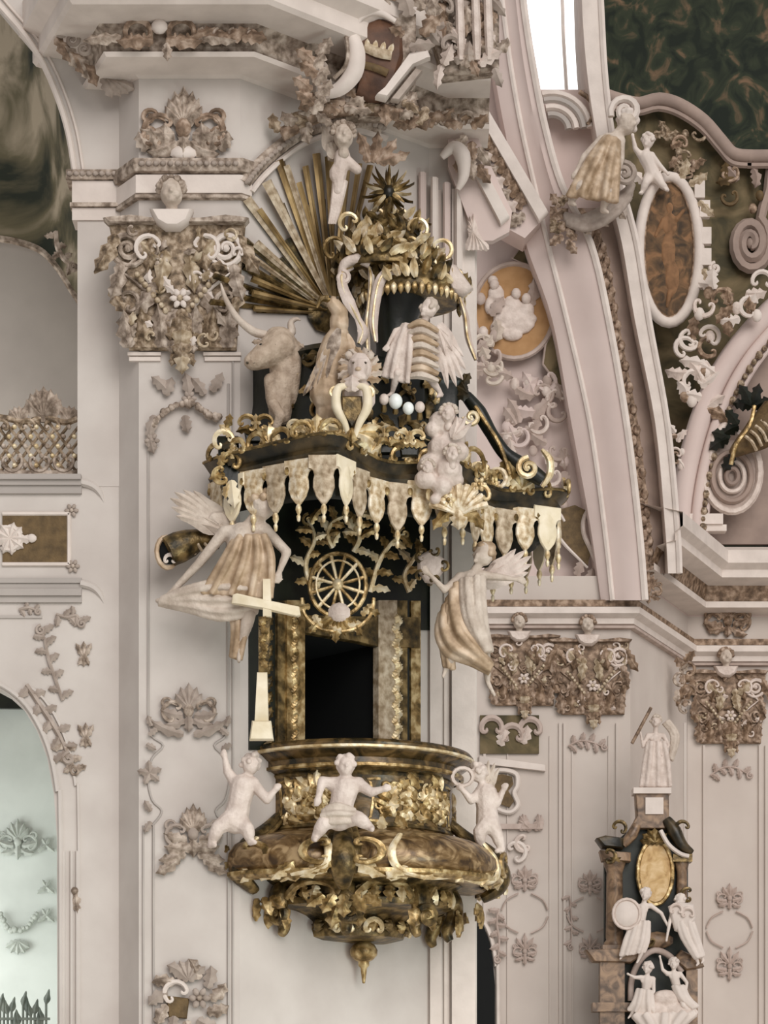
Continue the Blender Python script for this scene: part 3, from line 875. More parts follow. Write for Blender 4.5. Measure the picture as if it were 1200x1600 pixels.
for i in range(5): T.part('leaf', MB().leaf(234, 1208, 20 + i * 75, 20, 11, 0, 1), 'stucco_faint')
T = Thing('pilaster_rosette', 'round stucco wreath with brown centre at the bottom of the pier', 'ornament', 292, 1600, 25.965)
for i in range(11):
    a = 360 * i / 11
    T.part('leaf', MB().leaf(295 + 34 * math.cos(math.radians(a)), 1562 - 34 * math.sin(math.radians(a)), a + 30, 36, 20, 40, 3), 'stucco_faint' if i % 2 else 'stucco_taupe')
T.part('brown_field', MB().poly([(260, 1556), (296, 1560), (292, 1592), (264, 1590)], 0, 5, 2), 'panel_brown')
flower(T, 312, 1560, 17, 'stucco_faint', 'stucco_taupe', 4)
for i in range(5): T.part('crest_leaf', MB().leaf(295, 1532, 40 + 25 * i, 34, 17, 0, 3), 'stucco_faint')
T.part('scroll', MB().cscroll(275, 1552, 18, 120, 4, 5), 'stucco_white')

# ================================================================== PULPIT
PW = D0 + TD * 1.56                      # middle of the pulpit on the diagonal wall
def polar(r, th, z):
    """local pulpit frame: theta 0 = straight out of the wall, -90 = along the wall to the left"""
    a = math.radians(th)
    return Vector((r * math.sin(a), -r * math.cos(a), z))
def revolve(prof, n=48, a0=-90, a1=90, rf=None):
    mb = MB(False)
    rows = [[polar(rf(r, a0 + (a1 - a0) * j / n, z) if rf else r, a0 + (a1 - a0) * j / n, z) for j in range(n + 1)] for r, z in prof]
    mb.grid(rows)
    return mb
ZP = 3.42
T = Thing('pulpit', 'gilded rococo pulpit basket with bulging base on the pier', 'pulpit', 570, 1530, loc=(PW.x, PW.y, ZP), rotz=PHI)
q = lambda prof: [(r, z - ZP) for r, z in prof]
def lobes(r, th, z):
    g = min(abs(th - 45), abs(th + 45)) / 7
    return r * (1 - .10 * math.exp(-g * g)) * (1 + .03 * math.cos(math.radians(th * 4)))
T.part('bowl', revolve(q([(0, 3.86), (.42, 3.87), (.55, 3.9), (.58, 3.98), (.56, 4.06), (.66, 4.12), (.8, 4.16), (.96, 4.18), (1.04, 4.2)])), 'gold_dark')
T.part('base_moulding', revolve(q([(1.0, 4.18), (1.08, 4.2), (1.1, 4.26), (1.02, 4.3), (1.02, 4.38), (1.14, 4.42), (1.2, 4.45), (1.2, 4.48)])), 'gold_dark')
T.part('bulge', revolve(q([(1.18, 4.46), (1.42, 4.44), (1.54, 4.46), (1.64, 4.52), (1.68, 4.6), (1.66, 4.7), (1.58, 4.8), (1.44, 4.88), (1.28, 4.93), (1.12, 4.96), (1.06, 4.99)]), 96, rf=lobes), 'marble_gold')
T.part('lower_lip', revolve(q([(1.5, 4.42), (1.62, 4.42), (1.68, 4.46), (1.68, 4.5), (1.6, 4.53), (1.5, 4.5)]), 96, rf=lobes), 'gold')
T.part('drum', revolve(q([(1.04, 4.95), (1.1, 5.0), (1.08, 5.04), (1.06, 5.1), (1.06, 5.5), (1.1, 5.56), (1.08, 5.6)])), 'gold_dark')
T.part('rim', revolve(q([(1.06, 5.56), (1.14, 5.6), (1.18, 5.63), (1.18, 5.7), (1.24, 5.74), (1.3, 5.78), (1.31, 5.84), (1.28, 5.875), (1.1, 5.88), (1.08, 5.84), (1.08, 5.0), (.02, 5.0)])), 'marble_rim')
T.part('rim_fillet', revolve(q([(1.17, 5.6), (1.205, 5.61), (1.205, 5.64), (1.17, 5.65)])), 'gold')
T.part('rim_fillet', revolve(q([(1.29, 5.775), (1.325, 5.785), (1.325, 5.81), (1.29, 5.82)])), 'gold_pale')
# drop finial
fb = MB(False)
pz = lambda py: zat(py, PW.y) - ZP
fin = [(.0, 1538), (.015, 1537), (.03, 1522), (.035, 1514), (.06, 1510), (.06, 1504), (.1, 1501), (.145, 1494), (.15, 1486), (.12, 1478), (.06, 1472), (.05, 1466), (.09, 1462), (.1, 1455)]
fb.lathe(0.02, -.16, [(r, pz(y)) for r, y in fin], 16)
T.part('drop_finial', fb, 'gold')
# relief panels, one per side, with frames
def wrap(mb, th0, z0, R, sc=.01):
    out = MB(False)
    out.f = list(mb.f)
    out.v = [polar(R + p.z * sc, th0 + math.degrees(p.x * sc / R), z0 + p.y * sc) for p in mb.v]
    return out
rr = random.Random(21)
for th0, w in ((0, 58), (-68, 34), (68, 34)):
    fr = MB()
    c = [(-w, -20), (-w, 20), (w, 20), (w, -20)]
    fr.tube([(a, b, 1) for a, b in [(-w, -18), (-w + 6, -22), (w - 6, -22), (w, -18), (w - 3, 0), (w, 18), (w - 6, 22), (-w + 6, 22), (-w, 18), (-w + 3, 0)]], 2.4, 6, smooth=2, closed=True)
    T.part('panel_frame', wrap(fr, th0, 5.27 - ZP, 1.06), 'gold')
    rb = MB()
    rb.poly([(-w, -21), (w, -21), (w, 21), (-w, 21)], -1, 1.5)
    T.part('panel_field', wrap(rb, th0, 5.27 - ZP, 1.06), 'gold')
    for i in range(int(w * 1.7)):
        x, y = rr.uniform(-w * .86, w * .86), rr.uniform(-17, 17)
        b = MB()
        if i % 3 == 0: b.leaf(x, y, rr.uniform(0, 360), rr.uniform(14, 24), 11, rr.uniform(-60, 60), 2, n=6)
        elif i % 3 == 1: b.blob(x, y, 3, rr.uniform(4, 7), rr.uniform(4, 9), 5, rot=rr.uniform(0, 90), n=6)
        else: b.curl(x, y, rr.uniform(4, 6), rr.uniform(0, 360), 1.3, 1, 1.6, 3)
        T.part(('relief_leaf', 'relief_boss', 'relief_scroll')[i % 3], wrap(b, th0, 5.27 - ZP, 1.06), 'gold_pale' if rr.random() < .4 else 'gold')
# corner consoles and scrolls on the bulge
for th0 in (-45, 45, -88, 88):
    b = MB()
    b.tube([(0, -30, 2), (0, -14, 20), (0, 4, 46), (0, 24, 58), (0, 40, 54), (0, 52, 36)], [5, 7, 8, 9, 8, 5], 8, smooth=5)
    for s in (-1, 1): b.tube([(s * 7, -26, 2), (s * 8, -10, 22), (s * 9, 6, 46), (s * 9, 24, 55), (s * 8, 40, 50)], [2, 3, 4, 3, 2], 6, smooth=4)
    T.part('console', wrap(b, th0, 4.85 - ZP, 1.04), 'gold_dark')
    for s in (-1, 1):
        b = MB().cscroll(s * 14, 18, 12, 90 - s * 90, 3, 62)
        T.part('scroll', wrap(b, th0, 4.85 - ZP, 1.04), 'gold')
        for i in range(3):
            b = MB().leaf(s * (10 + 7 * i), 26 + i * 6, -90 + s * (30 + i * 22), 26, 13, s * 40, 56 - i * 3)
            T.part('leaf', wrap(b, th0, 4.85 - ZP, 1.04), 'gold' if i % 2 else 'gold_pale')
    for i in range(5):
        b = MB().leaf((i - 2) * 8, 60, -90 + (i - 2) * 24, 24 - abs(i - 2) * 3, 11, 0, 34)
        T.part('leaf', wrap(b, th0, 4.85 - ZP, 1.04), 'gold')
for th0 in (0, -67, 67):                # rocaille frames of the swelling lobes
    for s in (-1, 1):
        b = MB().tube([(s * 42, -14, 48), (s * 50, 4, 58), (s * 46, 22, 60), (s * 26, 30, 58), (s * 6, 28, 58)] if th0 == 0 else [(s * 26, -14, 48), (s * 32, 4, 58), (s * 28, 22, 60), (s * 6, 28, 58)], [2, 3.4, 3, 2], 6, smooth=4)
        T.part('lobe_frame', wrap(b, th0, 4.72 - ZP, 1.06), 'gold_pale')
    for i in range(7 if th0 == 0 else 4):
        b = MB().leaf((i - (3 if th0 == 0 else 1.5)) * 13, 22 + 4 * (i % 2), (0 if i % 2 else 180) + 20, 19, 10, 40, 59)
        T.part('leaf', wrap(b, th0, 4.72 - ZP, 1.06), 'gold' if i % 2 else 'gold_pale')
# row of gold leaves round the base
for i in range(22):
    th = -86 + i * 8.2
    b = MB().leaf(0, 0, -90 + rr.uniform(-30, 30), 17, 12, 30, 4)
    T.part('leaf', wrap(b, th, 4.38 - ZP, 1.04), 'gold' if i % 3 else 'gold_pale')
for th0, R in ((-84, 1.02), (-45, .98), (0, .96), (45, .98), (84, 1.02)):   # hanging scroll brackets
    b = MB()
    b.tube([(0, -18, -14), (0, -6, 8), (0, 12, 12), (0, 30, 4), (0, 40, 8)], [9, 11, 9, 7, 4], 8, smooth=4)
    b.curl(3, 20, 12, 150, 1.4, -1, 4.5, 18)
    T.part('bracket', wrap(b, th0, 4.28 - ZP, R), 'gold_dark')
    for s in (-1, 1):
        b = MB().leaf(s * 5, 8, -90 + s * 24, 28, 15, -s * 20, 16)
        T.part('bracket_leaf', wrap(b, th0, 4.28 - ZP, R), 'gold')
    if th0 < 80:
        b = MB().tube([(8, 2, 12), (22, -12, 10), (40, -16, 8), (58, -10, 10), (66, 2, 12)], [4, 5, 5, 4], 6, smooth=4)
        T.part('swag', wrap(b, th0, 4.28 - ZP, R), 'gold')
for i in range(9):
    b = MB().leaf(0, 0, -90, 14, 14, 0, 2)
    T.part('leaf', wrap(b, -80 + i * 20, 4.08 - ZP, .57), 'gold' if i % 2 else 'gold_dark')
for th0 in (-50, -20, 50):
    b = MB().cscroll(0, 0, 9, 90, 3, 4)
    T.part('scroll', wrap(b, th0, 3.98 - ZP, .58), 'gold_pale')

# ------------------------------------------------------------------ sounding board
ZC = 8.52
T = Thing('sounding_board', 'dark canopy over the pulpit with a gold fringed valance', 'canopy', 600, 760, loc=(PW.x, PW.y, ZC), rotz=PHI)
plan = [(-1.98, 0), (-2.02, -.35), (-1.9, -.8), (-1.72, -1.3), (-1.5, -1.5), (-1.15, -1.4), (-.7, -1.36), (-.25, -1.5), (.05, -1.56), (.35, -1.5), (.8, -1.36), (1.25, -1.42), (1.62, -1.52), (1.86, -1.3), (2.0, -.8), (2.06, -.35), (2.0, 0)]
PLN = catmull([Vector((x, y, 0)) for x, y in plan], 5)
def wave(p):
    return .05 * math.cos((p.x + 1.5) * 2 * math.pi / 1.55)
def atticrow(sc, z, wv=0):
    return [Vector((p.x * sc * (1 if p.x < 0 else .5), p.y * sc, z + wave(p) * wv)) for p in PLN]
def ringrow(sc, z, wv=1.0):
    return [Vector((p.x * sc, p.y * sc, z + wave(p) * wv)) for p in PLN]
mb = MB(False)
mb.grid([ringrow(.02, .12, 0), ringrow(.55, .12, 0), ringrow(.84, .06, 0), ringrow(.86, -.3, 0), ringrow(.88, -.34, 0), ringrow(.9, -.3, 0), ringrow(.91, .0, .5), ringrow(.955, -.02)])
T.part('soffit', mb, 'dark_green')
mb = MB(False)
mb.grid([ringrow(.95, -.02), ringrow(.985, -.01), ringrow(1.0, .03), ringrow(.985, .08), ringrow(1.01, .13), ringrow(1.03, .17), ringrow(1.02, .2), ringrow(.97, .22)])
T.part('cornice', mb, 'dark_rim')
mb = MB(False)
mb.grid([ringrow(.98, .21), ringrow(.86, .27), ringrow(.5, .5), ringrow(.02, .52)])
T.part('roof', mb, 'dark_green')
mb = MB(False)
mb.grid([atticrow(.76, .26), atticrow(.74, .36), atticrow(.7, .9), atticrow(.7, 1.25), atticrow(.73, 1.3), atticrow(.66, 1.4), atticrow(.4, 1.47), atticrow(.02, 1.5)])
T.part('attic', mb, 'dark_green')
mb = MB(False); mb.tube([p * 1.03 + Vector((0, 0, .185 + wave(p))) for p in PLN], .018, 6); T.part('cornice_fillet', mb, 'gold_dark')
# valance of lambrequins
acc = [0]
for a, b in zip(PLN, PLN[1:]): acc.append(acc[-1] + (b - a).length)
def along(s):
    for i in range(len(acc) - 1):
        if acc[i + 1] >= s:
            u = (s - acc[i]) / (acc[i + 1] - acc[i]); p = PLN[i].lerp(PLN[i + 1], u); d = (PLN[i + 1] - PLN[i]).normalized(); return p, d
    return PLN[-1], (PLN[-1] - PLN[-2]).normalized()
def lamb_mesh(w, h, m):
    b = MB()
    half = [(.6, 0), (.6, .24), (.5, .25), (.42, .29), (.37, .38), (.41, .46), (.42, .6), (.3, .77), (.1, .9)]
    b.poly([(-w * a, h * c) for a, c in half] + [(0, h * .93)] + [(w * a, h * c) for a, c in half[::-1]], -1.2, 1.6, .9)
    b.leaf(0, h * .18, -90, h * .6, w * .5, 0, 1.4, rise=2.2)
    o = link_mesh('lambrequin', [Vector((p.x * .01, -p.z * .01, p.y * .01)) for p in b.v], b.f, m)
    t = MB(); t.lathe(0, 0, [(.3, h * .86), (1.4, h * .9), (2.9, h * .96), (3.3, h * 1.02), (2.2, h * 1.08), (1.2, h * 1.11), (2.3, h * 1.15), (1.6, h * 1.24), (.2, h * 1.26)], 8)
    o2 = link_mesh('tassel', [Vector((p.x * .01, -p.z * .01, p.y * .01)) for p in t.v], t.f, 'gold_pale' if m != 'gold_pale' else 'cream_cross', o)
    return o, o2
protos = [lamb_mesh(27, 50, 'gold_cream'), lamb_mesh(26, 54, 'gilt_light'), lamb_mesh(28, 52, 'cream_cross')]
nl = 24
first = [True, True, True]
for i in range(nl):
    s = acc[-1] * (i + .5) / nl
    p, d = along(s)
    kind = 2 if i in (1, 6, 17, 20) else (i % 2)
    o, o2 = protos[kind]
    if first[kind]: first[kind] = False; a, b = o, o2
    else:
        a = o.copy(); COL.objects.link(a); b = o2.copy(); COL.objects.link(b); b.parent = a
    a.parent = T.root
    a.location = (p.x * .985, p.y * .985, .0 + wave(p))
    a.rotation_euler = (0, 0, math.atan2(d.y, d.x))
    # small dark boss between two lambrequins
    p2, d2 = along(acc[-1] * (i + .02) / nl)
    g = MB(False); g.blob(p2.x * .99, p2.y * .99, -.1 + wave(p2), .035, .045, .03, n=6); T.part('boss', g, 'gold')
# gold crests riding on the cornice
for i, s in enumerate((.06, .14, .22, .33, .42, .5, .58, .67, .78, .86, .94)):
    p, d = along(acc[-1] * s)
    nn = Vector((d.y, -d.x, 0))
    big = 1.5 if s in (.33, .5, .67) else 1.0
    for k in range(5):
        b = MB().leaf(0, 0, 90 + (k - 2) * 34, (20 - 3 * abs(k - 2)) * big, 11 * big, (2 - k) * 15, 0)
        v = MB(False); v.f = b.f; v.v = [p * 1.0 + d * (w.x * .01) + nn * (w.z * .01 + .02) + Vector((0, 0, .2 + wave(p) + w.y * .01)) for w in b.v]
        T.part('crest_leaf', v, 'gold' if k % 2 else 'gold_pale')
    for sg in (-1, 1):
        b = MB().cscroll(sg * 15 * big, -4, 10 * big, 90, 2.6, 2)
        v = MB(False); v.f = b.f; v.v = [p * 1.0 + d * (w.x * .01) + nn * (w.z * .01 + .03) + Vector((0, 0, .18 + wave(p) + w.y * .01)) for w in b.v]
        T.part('scroll', v, 'gold')
# gilded ornament nailed to the dark attic
for i in range(60):
    s = rr.uniform(.1, .66)
    p, d = along(acc[-1] * s)
    p = Vector((p.x * (1 if p.x < 0 else .5), p.y, 0)); nn = Vector((d.y, -d.x, 0))
    zz = rr.uniform(.34, 1.25)
    b = MB()
    if i % 3: b.leaf(0, 0, rr.uniform(0, 360), rr.uniform(14, 24), rr.uniform(7, 11), rr.uniform(-70, 70), 0, n=6)
    else: b.cscroll(0, 0, rr.uniform(6, 10), rr.uniform(0, 360), 2.2, 1)
    v = MB(False); v.f = b.f; v.v = [p * .71 + d * (w.x * .01) + nn * (w.z * .01 + .02) + Vector((0, 0, zz + w.y * .01)) for w in b.v]
    T.part('attic_leaf' if i % 3 else 'attic_scroll', v, rr.choice(('gold', 'gold_dark', 'gold_pale', 'gold_dark')))
CANOPY = T
# ------------------------------------------------------------------ door surround
T = Thing('door_surround', 'gilded carved frame around the black pulpit doorway', 'door frame', 527, 1150, plane='diag')
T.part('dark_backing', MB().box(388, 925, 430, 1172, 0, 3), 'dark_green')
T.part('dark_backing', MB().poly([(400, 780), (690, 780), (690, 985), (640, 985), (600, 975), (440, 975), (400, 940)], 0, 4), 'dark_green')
for x0, x1, m, d1 in ( (428, 440, 'gold_dark', 9), (440, 468, 'gold', 13), (583, 612, 'gilt_light', 13), (612, 630, 'gold_dark', 10), (630, 636, 'dark_green', 6), (637, 652, 'gold', 8)):
    T.part('jamb', MB().box(x0, 940, x1, 1172, 0, d1), m)
T.part('lintel', MB().poly([(440, 962), (650, 966), (650, 1014), (586, 1013), (556, 1006), (500, 996), (466, 990), (440, 984)], 0, 12, 3), 'gold_dark')
for i in range(17):
    y = 968 + i * 12
    s = 1 if i % 2 else -1
    T.part('carved_leaf', MB().leaf(612 - s * 7, y + 8, 90 - s * 50, 17, 11, s * 50, 13), 'gold_pale')
    T.part('carved_leaf', MB().leaf(453 - s * 5, y + 8, 90 - s * 50, 15, 9, s * 50, 13), 'gold')
    if i % 2 == 0:
        T.part('carved_leaf', MB().leaf(412, y + 14, 90 + s * 20, 22, 13, 0, 6), 'gold_dark')
# wheel emblem over the door
T = Thing('wheel_emblem', 'gilded twelve-spoked wheel hung on the wall above the pulpit door', 'wheel', 528, 985, 26.25)
def ring(mb, x, y, r, w, d=0, sq=1.0, n=28):
    return mb.tube([(x + r * math.cos(2 * math.pi * i / n), y + sq * r * math.sin(2 * math.pi * i / n), d) for i in range(n)], w, 6, closed=True)
T.part('wheel_rim', ring(MB(), 528, 914, 44, 3.6, 0, 1.12), 'gold')
T.part('inner_ring', ring(MB(), 528, 914, 34, 1.8, 2, 1.12), 'gold_pale')
T.part('hub', MB().blob(528, 914, 4, 9, 9, 6), 'gold_pale')
for i in range(12):
    a = 2 * math.pi * (i + .5) / 12
    T.part('spoke', MB().tube([(528 + 8 * math.cos(a), 914 + 9 * math.sin(a), 2), (528 + 43 * math.cos(a), 914 + 48 * math.sin(a), 0)], [2.4, 3.2], 6), 'gold' if i % 2 else 'gold_pale')
T.part('wall_arm', MB().tube([(528, 926, -4), (528, 926, -90)], 4, 6), 'gold_dark')
for i in range(9):
    a = 200 + i * 17.5
    x, y = 528 + 46 * math.cos(math.radians(a)), 932 - 48 * math.sin(math.radians(a))
    T.part('wreath_leaf', MB().leaf(x, y, a + (70 if i % 2 else -20), 26, 13, 30, 3), 'gold_pale' if i % 2 else 'gold')
T.part('shell', MB().blob(530, 958, 4, 18, 16, 8), 'statue_pink')
for i in range(7): T.part('wreath_leaf', MB().leaf(528, 960, -150 + i * 20, 36, 16, 0, 0), 'gold')
for sx in (-1, 1):
    T.part('stem', MB().tube([(528 + sx * 56, 985 - 50, 2), (528 + sx * 52, 960, 4), (528 + sx * 30, 982, 5), (528 + sx * 6, 988, 6)], 3, 6, smooth=4), 'gold')
# gilded branches under the canopy
def branch(label, pts, Y, n, seed):
    T = Thing('gilded_branch', label, 'branch', pts[0][0], pts[0][1], Y)
    T.part('stem', MB().tube(pts, [4.4, 3.8, 2.4], 6, smooth=5), 'gold_pale')
    P = catmull([Vector(p) for p in pts], 6); rr2 = random.Random(seed)
    for i in range(n):
        a = int((i + .6) / n * (len(P) - 2)); p = P[a]; d = P[a + 1] - P[a]; an = math.degrees(math.atan2(-d.y, d.x)); s = 1 if i % 2 else -1
        T.part('leaf', MB().leaf(p.x, p.y, an + s * rr2.uniform(40, 70), rr2.uniform(20, 32), 12, s * 30, p.z), 'gold' if i % 3 else 'gold_pale')
    T.part('scroll', MB().curl(P[-1].x, P[-1].y, 10, 90, 1.3, 1, 2.6, P[-1].z), 'gold')
branch('gilded branch rising left of the wheel under the canopy', [(490, 930, 0), (478, 885, 8), (492, 845, 14), (482, 815, 10)], 26.3, 9, 1)
branch('gilded branch curving right of the wheel towards the right angel', [(578, 925, 0), (592, 880, 6), (612, 850, 8), (632, 836, 8)], 26.5, 9, 2)
branch('gilded sprig reaching over the top of the wheel', [(520, 856, 0), (512, 838, 6), (520, 818, 8), (545, 806, 8)], 26.3, 7, 3)
branch('gilded sprig above the right door jamb beside the angel', [(640, 925, 0), (632, 900, 4), (648, 872, 6), (660, 862, 6)], 26.9, 6, 4)
branch('gilded sprig climbing above the wheel to the valance', [(552, 862, 0), (562, 842, 6), (555, 822, 8), (572, 800, 8)], 26.4, 7, 5)

# ================================================================== FIGURES
def V3(p): return Vector(p if len(p) == 3 else (p[0], p[1], 0))
def human(T, J, s, m, hm, fat=1.0, face=(0, 0, 1), vox=.055, name='body', fingers=True, hair=True):
    """one continuous body from joints (px x, px y, d); s = head height in px"""
    mb = MB()
    J = {k: V3(v) for k, v in J.items()}
    hd = J['head']
    ch = (J['shL'] + J['shR']) / 2
    pe = J['pelvis']
    f = Vector((face[0], -face[1], face[2])).normalized()           # in px space: x, y(down), d
    f = Vector((face[0], face[1], face[2])).normalized()
    up = (hd - ch); up = up.normalized() if up.length else Vector((0, -1, 0))
    side = f.cross(up).normalized()
    # head
    mb.blob(hd.x, hd.y, hd.z, s * .36, s * .46, s * .38, n=10)
    c = hd + f * s * .16 - up * s * .12; mb.blob(c.x, c.y, c.z, s * .26, s * .32, s * .26)
    a, b = hd + f * s * .36 + up * s * .06, hd + f * s * .46 - up * s * .08
    mb.cap(tuple(a), tuple(b), s * .045, s * .07, 6)
    c = hd + f * s * .34 - up * s * .33; mb.blob(c.x, c.y, c.z, s * .1, s * .08, s * .09, n=6)
    c = hd + f * s * .39 - up * s * .2; mb.blob(c.x, c.y, c.z, s * .11, s * .045, s * .05, n=6)
    for q in (-1, 1):
        c = hd + f * s * .33 + up * s * .1 + side * q * s * .14; mb.blob(c.x, c.y, c.z, s * .1, s * .035, s * .06, n=6)
        c = hd + side * q * s * .36 - up * s * .04; mb.blob(c.x, c.y, c.z, s * .05, s * .11, s * .08, n=6)
        c = hd + f * s * .27 - up * s * .12 + side * q * s * .17; mb.blob(c.x, c.y, c.z, s * .12, s * .13, s * .1, n=6)
    mb.cap(tuple(hd - up * s * .3), tuple(ch - up * s * .05), s * .17, s * .2)
    # torso
    wa = ch.lerp(pe, .55) if 'waist' not in J else J['waist']
    mb.cap(tuple(J['shL']), tuple(J['shR']), s * .2 * fat, s * .2 * fat)
    mb.cap(tuple(ch - up * s * .15), tuple(wa), s * .36 * fat, s * .32 * fat, 10)
    for q in ('L', 'R'):
        c = J['sh' + q].lerp(wa, .38).lerp(ch, .3) + f * s * .14; mb.blob(c.x, c.y, c.z, s * .2 * fat, s * .17 * fat, s * .14 * fat)
    mb.cap(tuple(wa), tuple(pe), s * .32 * fat, s * .37 * fat, 10)
    for q in ('L', 'R'):
        if 'el' + q in J:
            mb.cap(tuple(J['sh' + q]), tuple(J['el' + q]), s * .18 * fat, s * .135 * fat)
            mb.cap(tuple(J['el' + q]), tuple(J['ha' + q]), s * .135 * fat, s * .085 * fat)
            h = J['ha' + q]; d = (h - J['el' + q]).normalized()
            p = h + d * s * .14
            sd = d.cross(Vector((0, 0, 1))); sd = sd.normalized() if sd.length > .1 else Vector((1, 0, 0))
            mb.cap(tuple(h), tuple(p), s * .085 * fat, s * .11 * fat, 6)
            if fingers:
                for i in range(4):
                    o = sd * (i - 1.5) * s * .065
                    L = s * (.2, .24, .22, .16)[i]
                    k = p + o + d * s * .04
                    kn = k + d * L * .55 + sd * (i - 1.5) * s * .012; tp = kn + d * L * .4 + Vector((0, 0, -s * .06))
                    mb.cap(tuple(k), tuple(kn), s * .042, s * .038, 5); mb.cap(tuple(kn), tuple(tp), s * .038, s * .03, 5)
                tb = h + sd * s * .09 + d * s * .05
                mb.cap(tuple(tb), tuple(tb + sd * s * .1 + d * s * .13), s * .045, s * .032, 5)
        if 'kn' + q in J:
            hp = pe + (J['kn' + q] - pe).normalized() * s * .1 + side * (s * .18 if (J['kn' + q] - pe).dot(side) > 0 else -s * .18)
            mb.cap(tuple(hp), tuple(J['kn' + q]), s * .3 * fat, s * .2 * fat)
            k, ft = J['kn' + q], J['ft' + q]
            mid = k.lerp(ft, .35)
            mb.cap(tuple(k), tuple(mid), s * .19 * fat, s * .19 * fat); mb.cap(tuple(mid), tuple(ft), s * .19 * fat, s * .1 * fat)
            fd = J.get('to' + q)
            fd = fd if fd else ft + f * s * .32 - up * s * .1
            mb.cap(tuple(ft), tuple(fd), s * .11 * fat, s * .075 * fat, 6)
    o = T.part(name, mb, m, rm=s * vox, sm=2)
    if hair:
        hb = MB(); r = random.Random(int(hd.x + hd.y * 3))
        for i in range(26):
            a = r.uniform(0, 2 * math.pi); e = r.uniform(-.15, 1)
            n = (side * math.cos(a) + f * math.sin(a)) * math.sqrt(max(0, 1 - e * e)) + up * e
            if n.dot(f) > .62 and e < .6: continue
            p = hd + Vector((n.x * s * .37, n.y * s * .44, n.z * s * .39))
            hb.blob(p.x, p.y, p.z, s * .14, s * .13, s * .13, n=6)
        hp = hd + up * s * .08 - f * s * .06
        hb.blob(hp.x, hp.y, hp.z, s * .38, s * .42, s * .38)
        T.part('hair', hb, hm, rm=s * .05, sm=1)
    return o
def folds(A, B, n, r, extra=None, rm=None):
    """cloth between two edge polylines, thrown into n folds"""
    mb = MB()
    A = catmull([V3(p) for p in A], 5); B = catmull([V3(p) for p in B], 5)
    N = min(len(A), len(B))
    for i in range(n):
        u = i / (n - 1)
        pts = []
        for j in range(N):
            p = A[j * (len(A) - 1) // (N - 1)].lerp(B[j * (len(B) - 1) // (N - 1)], u)
            pts.append((p.x, p.y, p.z + (r * .7 if i % 2 else -r * .2)))
        mb.tube(pts, [r, r * 1.15, r * .9], 6)
    for i in range(n - 1):
        u = (i + .5) / (n - 1)
        pts = []
        for j in range(N):
            p = A[j * (len(A) - 1) // (N - 1)].lerp(B[j * (len(B) - 1) // (N - 1)], u)
            pts.append((p.x, p.y, p.z - r * .3))
        mb.tube(pts, r * .75, 6)
    return mb
def wing(T, root, tips, L0, W, m, d=0, name='wing', bend=0):
    """root (x,y), tips = list of (angle, length); every feather is a sub-part of the wing"""
    w = MB(); 
    a0, a1 = tips[0][0], tips[-1][0]
    pts = [(root[0] + math.cos(math.radians(a)) * L * .32, root[1] - math.sin(math.radians(a)) * L * .32, d) for a, L in tips]
    w.tube([(root[0], root[1], d)] + pts, [W * .7, W * .8, W * .5], 6, flat=.7, smooth=3)
    o = T.part(name, w, m)
    for i, (a, L) in enumerate(tips):
        f = MB().leaf(root[0] + math.cos(math.radians(a)) * L * .18, root[1] - math.sin(math.radians(a)) * L * .18, a, L * .84, W, bend, d + 1 + i * .9, rise=W * .22, lobes=1)
        T.part('feather', f, m, o)
    for i, (a, L) in enumerate(tips[::2]):
        f = MB().leaf(root[0], root[1], a + 6, L * .5, W * .8, bend, d + 5 + i, rise=W * .25, lobes=1)
        T.part('feather', f, m, o)
    return o

# --- left angel with cross and horn
T = Thing('angel_statue', 'winged stucco angel leaning over with a cross at the left of the canopy', 'statue', 350, 985, 25.55)
human(T, dict(head=(412, 798, 34), shL=(352, 838, 26), shR=(416, 836, 30), pelvis=(352, 925, 16), waist=(368, 888, 24), elL=(314, 884, 22), haL=(266, 932, 14),
              elR=(450, 872, 40), haR=(438, 905, 46), knL=(318, 945, 24), ftL=(268, 948, 10), toL=(246, 940, 8), knR=(392, 962, 28), ftR=(378, 1010, 14), toR=(374, 1036, 18)), 52, 'statue', 'drapery_gold', 1.1, (.75, .25, .6))
T.part('robe', folds([(372, 846, 36), (352, 885, 42), (318, 936, 36)], [(414, 846, 40), (426, 885, 48), (424, 946, 44)], 8, 6.5), 'drapery_gold', rm=2.2, sm=1)
T.part('robe', folds([(256, 938, 14), (296, 926, 30), (350, 918, 40), (420, 926, 40)], [(248, 944, 8), (300, 958, 20), (350, 972, 28), (404, 962, 30)], 7, 5.5), 'statue', rm=2, sm=1)
T.part('robe_tail', folds([(360, 955, 20), (366, 985, 16), (362, 1030, 10)], [(394, 958, 24), (386, 985, 18), (376, 1035, 12)], 4, 5), 'drapery_gold', rm=2, sm=1)
wing(T, (365, 838), [(128, 92), (134, 104), (140, 112), (146, 112), (152, 104), (158, 92)], 100, 24, 'statue', 2, bend=10)
T2 = Thing('horn_of_plenty', 'brown trumpet-shaped horn with dark mouth under the left angel wing', 'horn', 285, 905, 25.75)
hb = MB()
ax = [Vector((264, 868, 22)), Vector((280, 860, 18)), Vector((298, 852, 14)), Vector((318, 846, 12)), Vector((345, 852, 10))]
hb.tube([tuple(p) for p in ax], [24, 25, 22, 15, 9], 12, smooth=3)
T2.part('horn', hb, 'gold_dark')
mo = MB(); mo.blob(263, 869, 23, 15, 20, 5, rot=22); T2.part('mouth', mo, 'black_void')
T2.part('mouth_rim', MB().tube([(263 + 19 * math.cos(a) * .8, 869 + 24 * math.sin(a), 24 - 8 * math.cos(a)) for a in [2 * math.pi * i / 16 for i in range(16)]], 4, 6, closed=True), 'drapery_gold')
T2.part('scroll', MB().cscroll(268, 882, 8, 90, 3, 30), 'stucco_white')
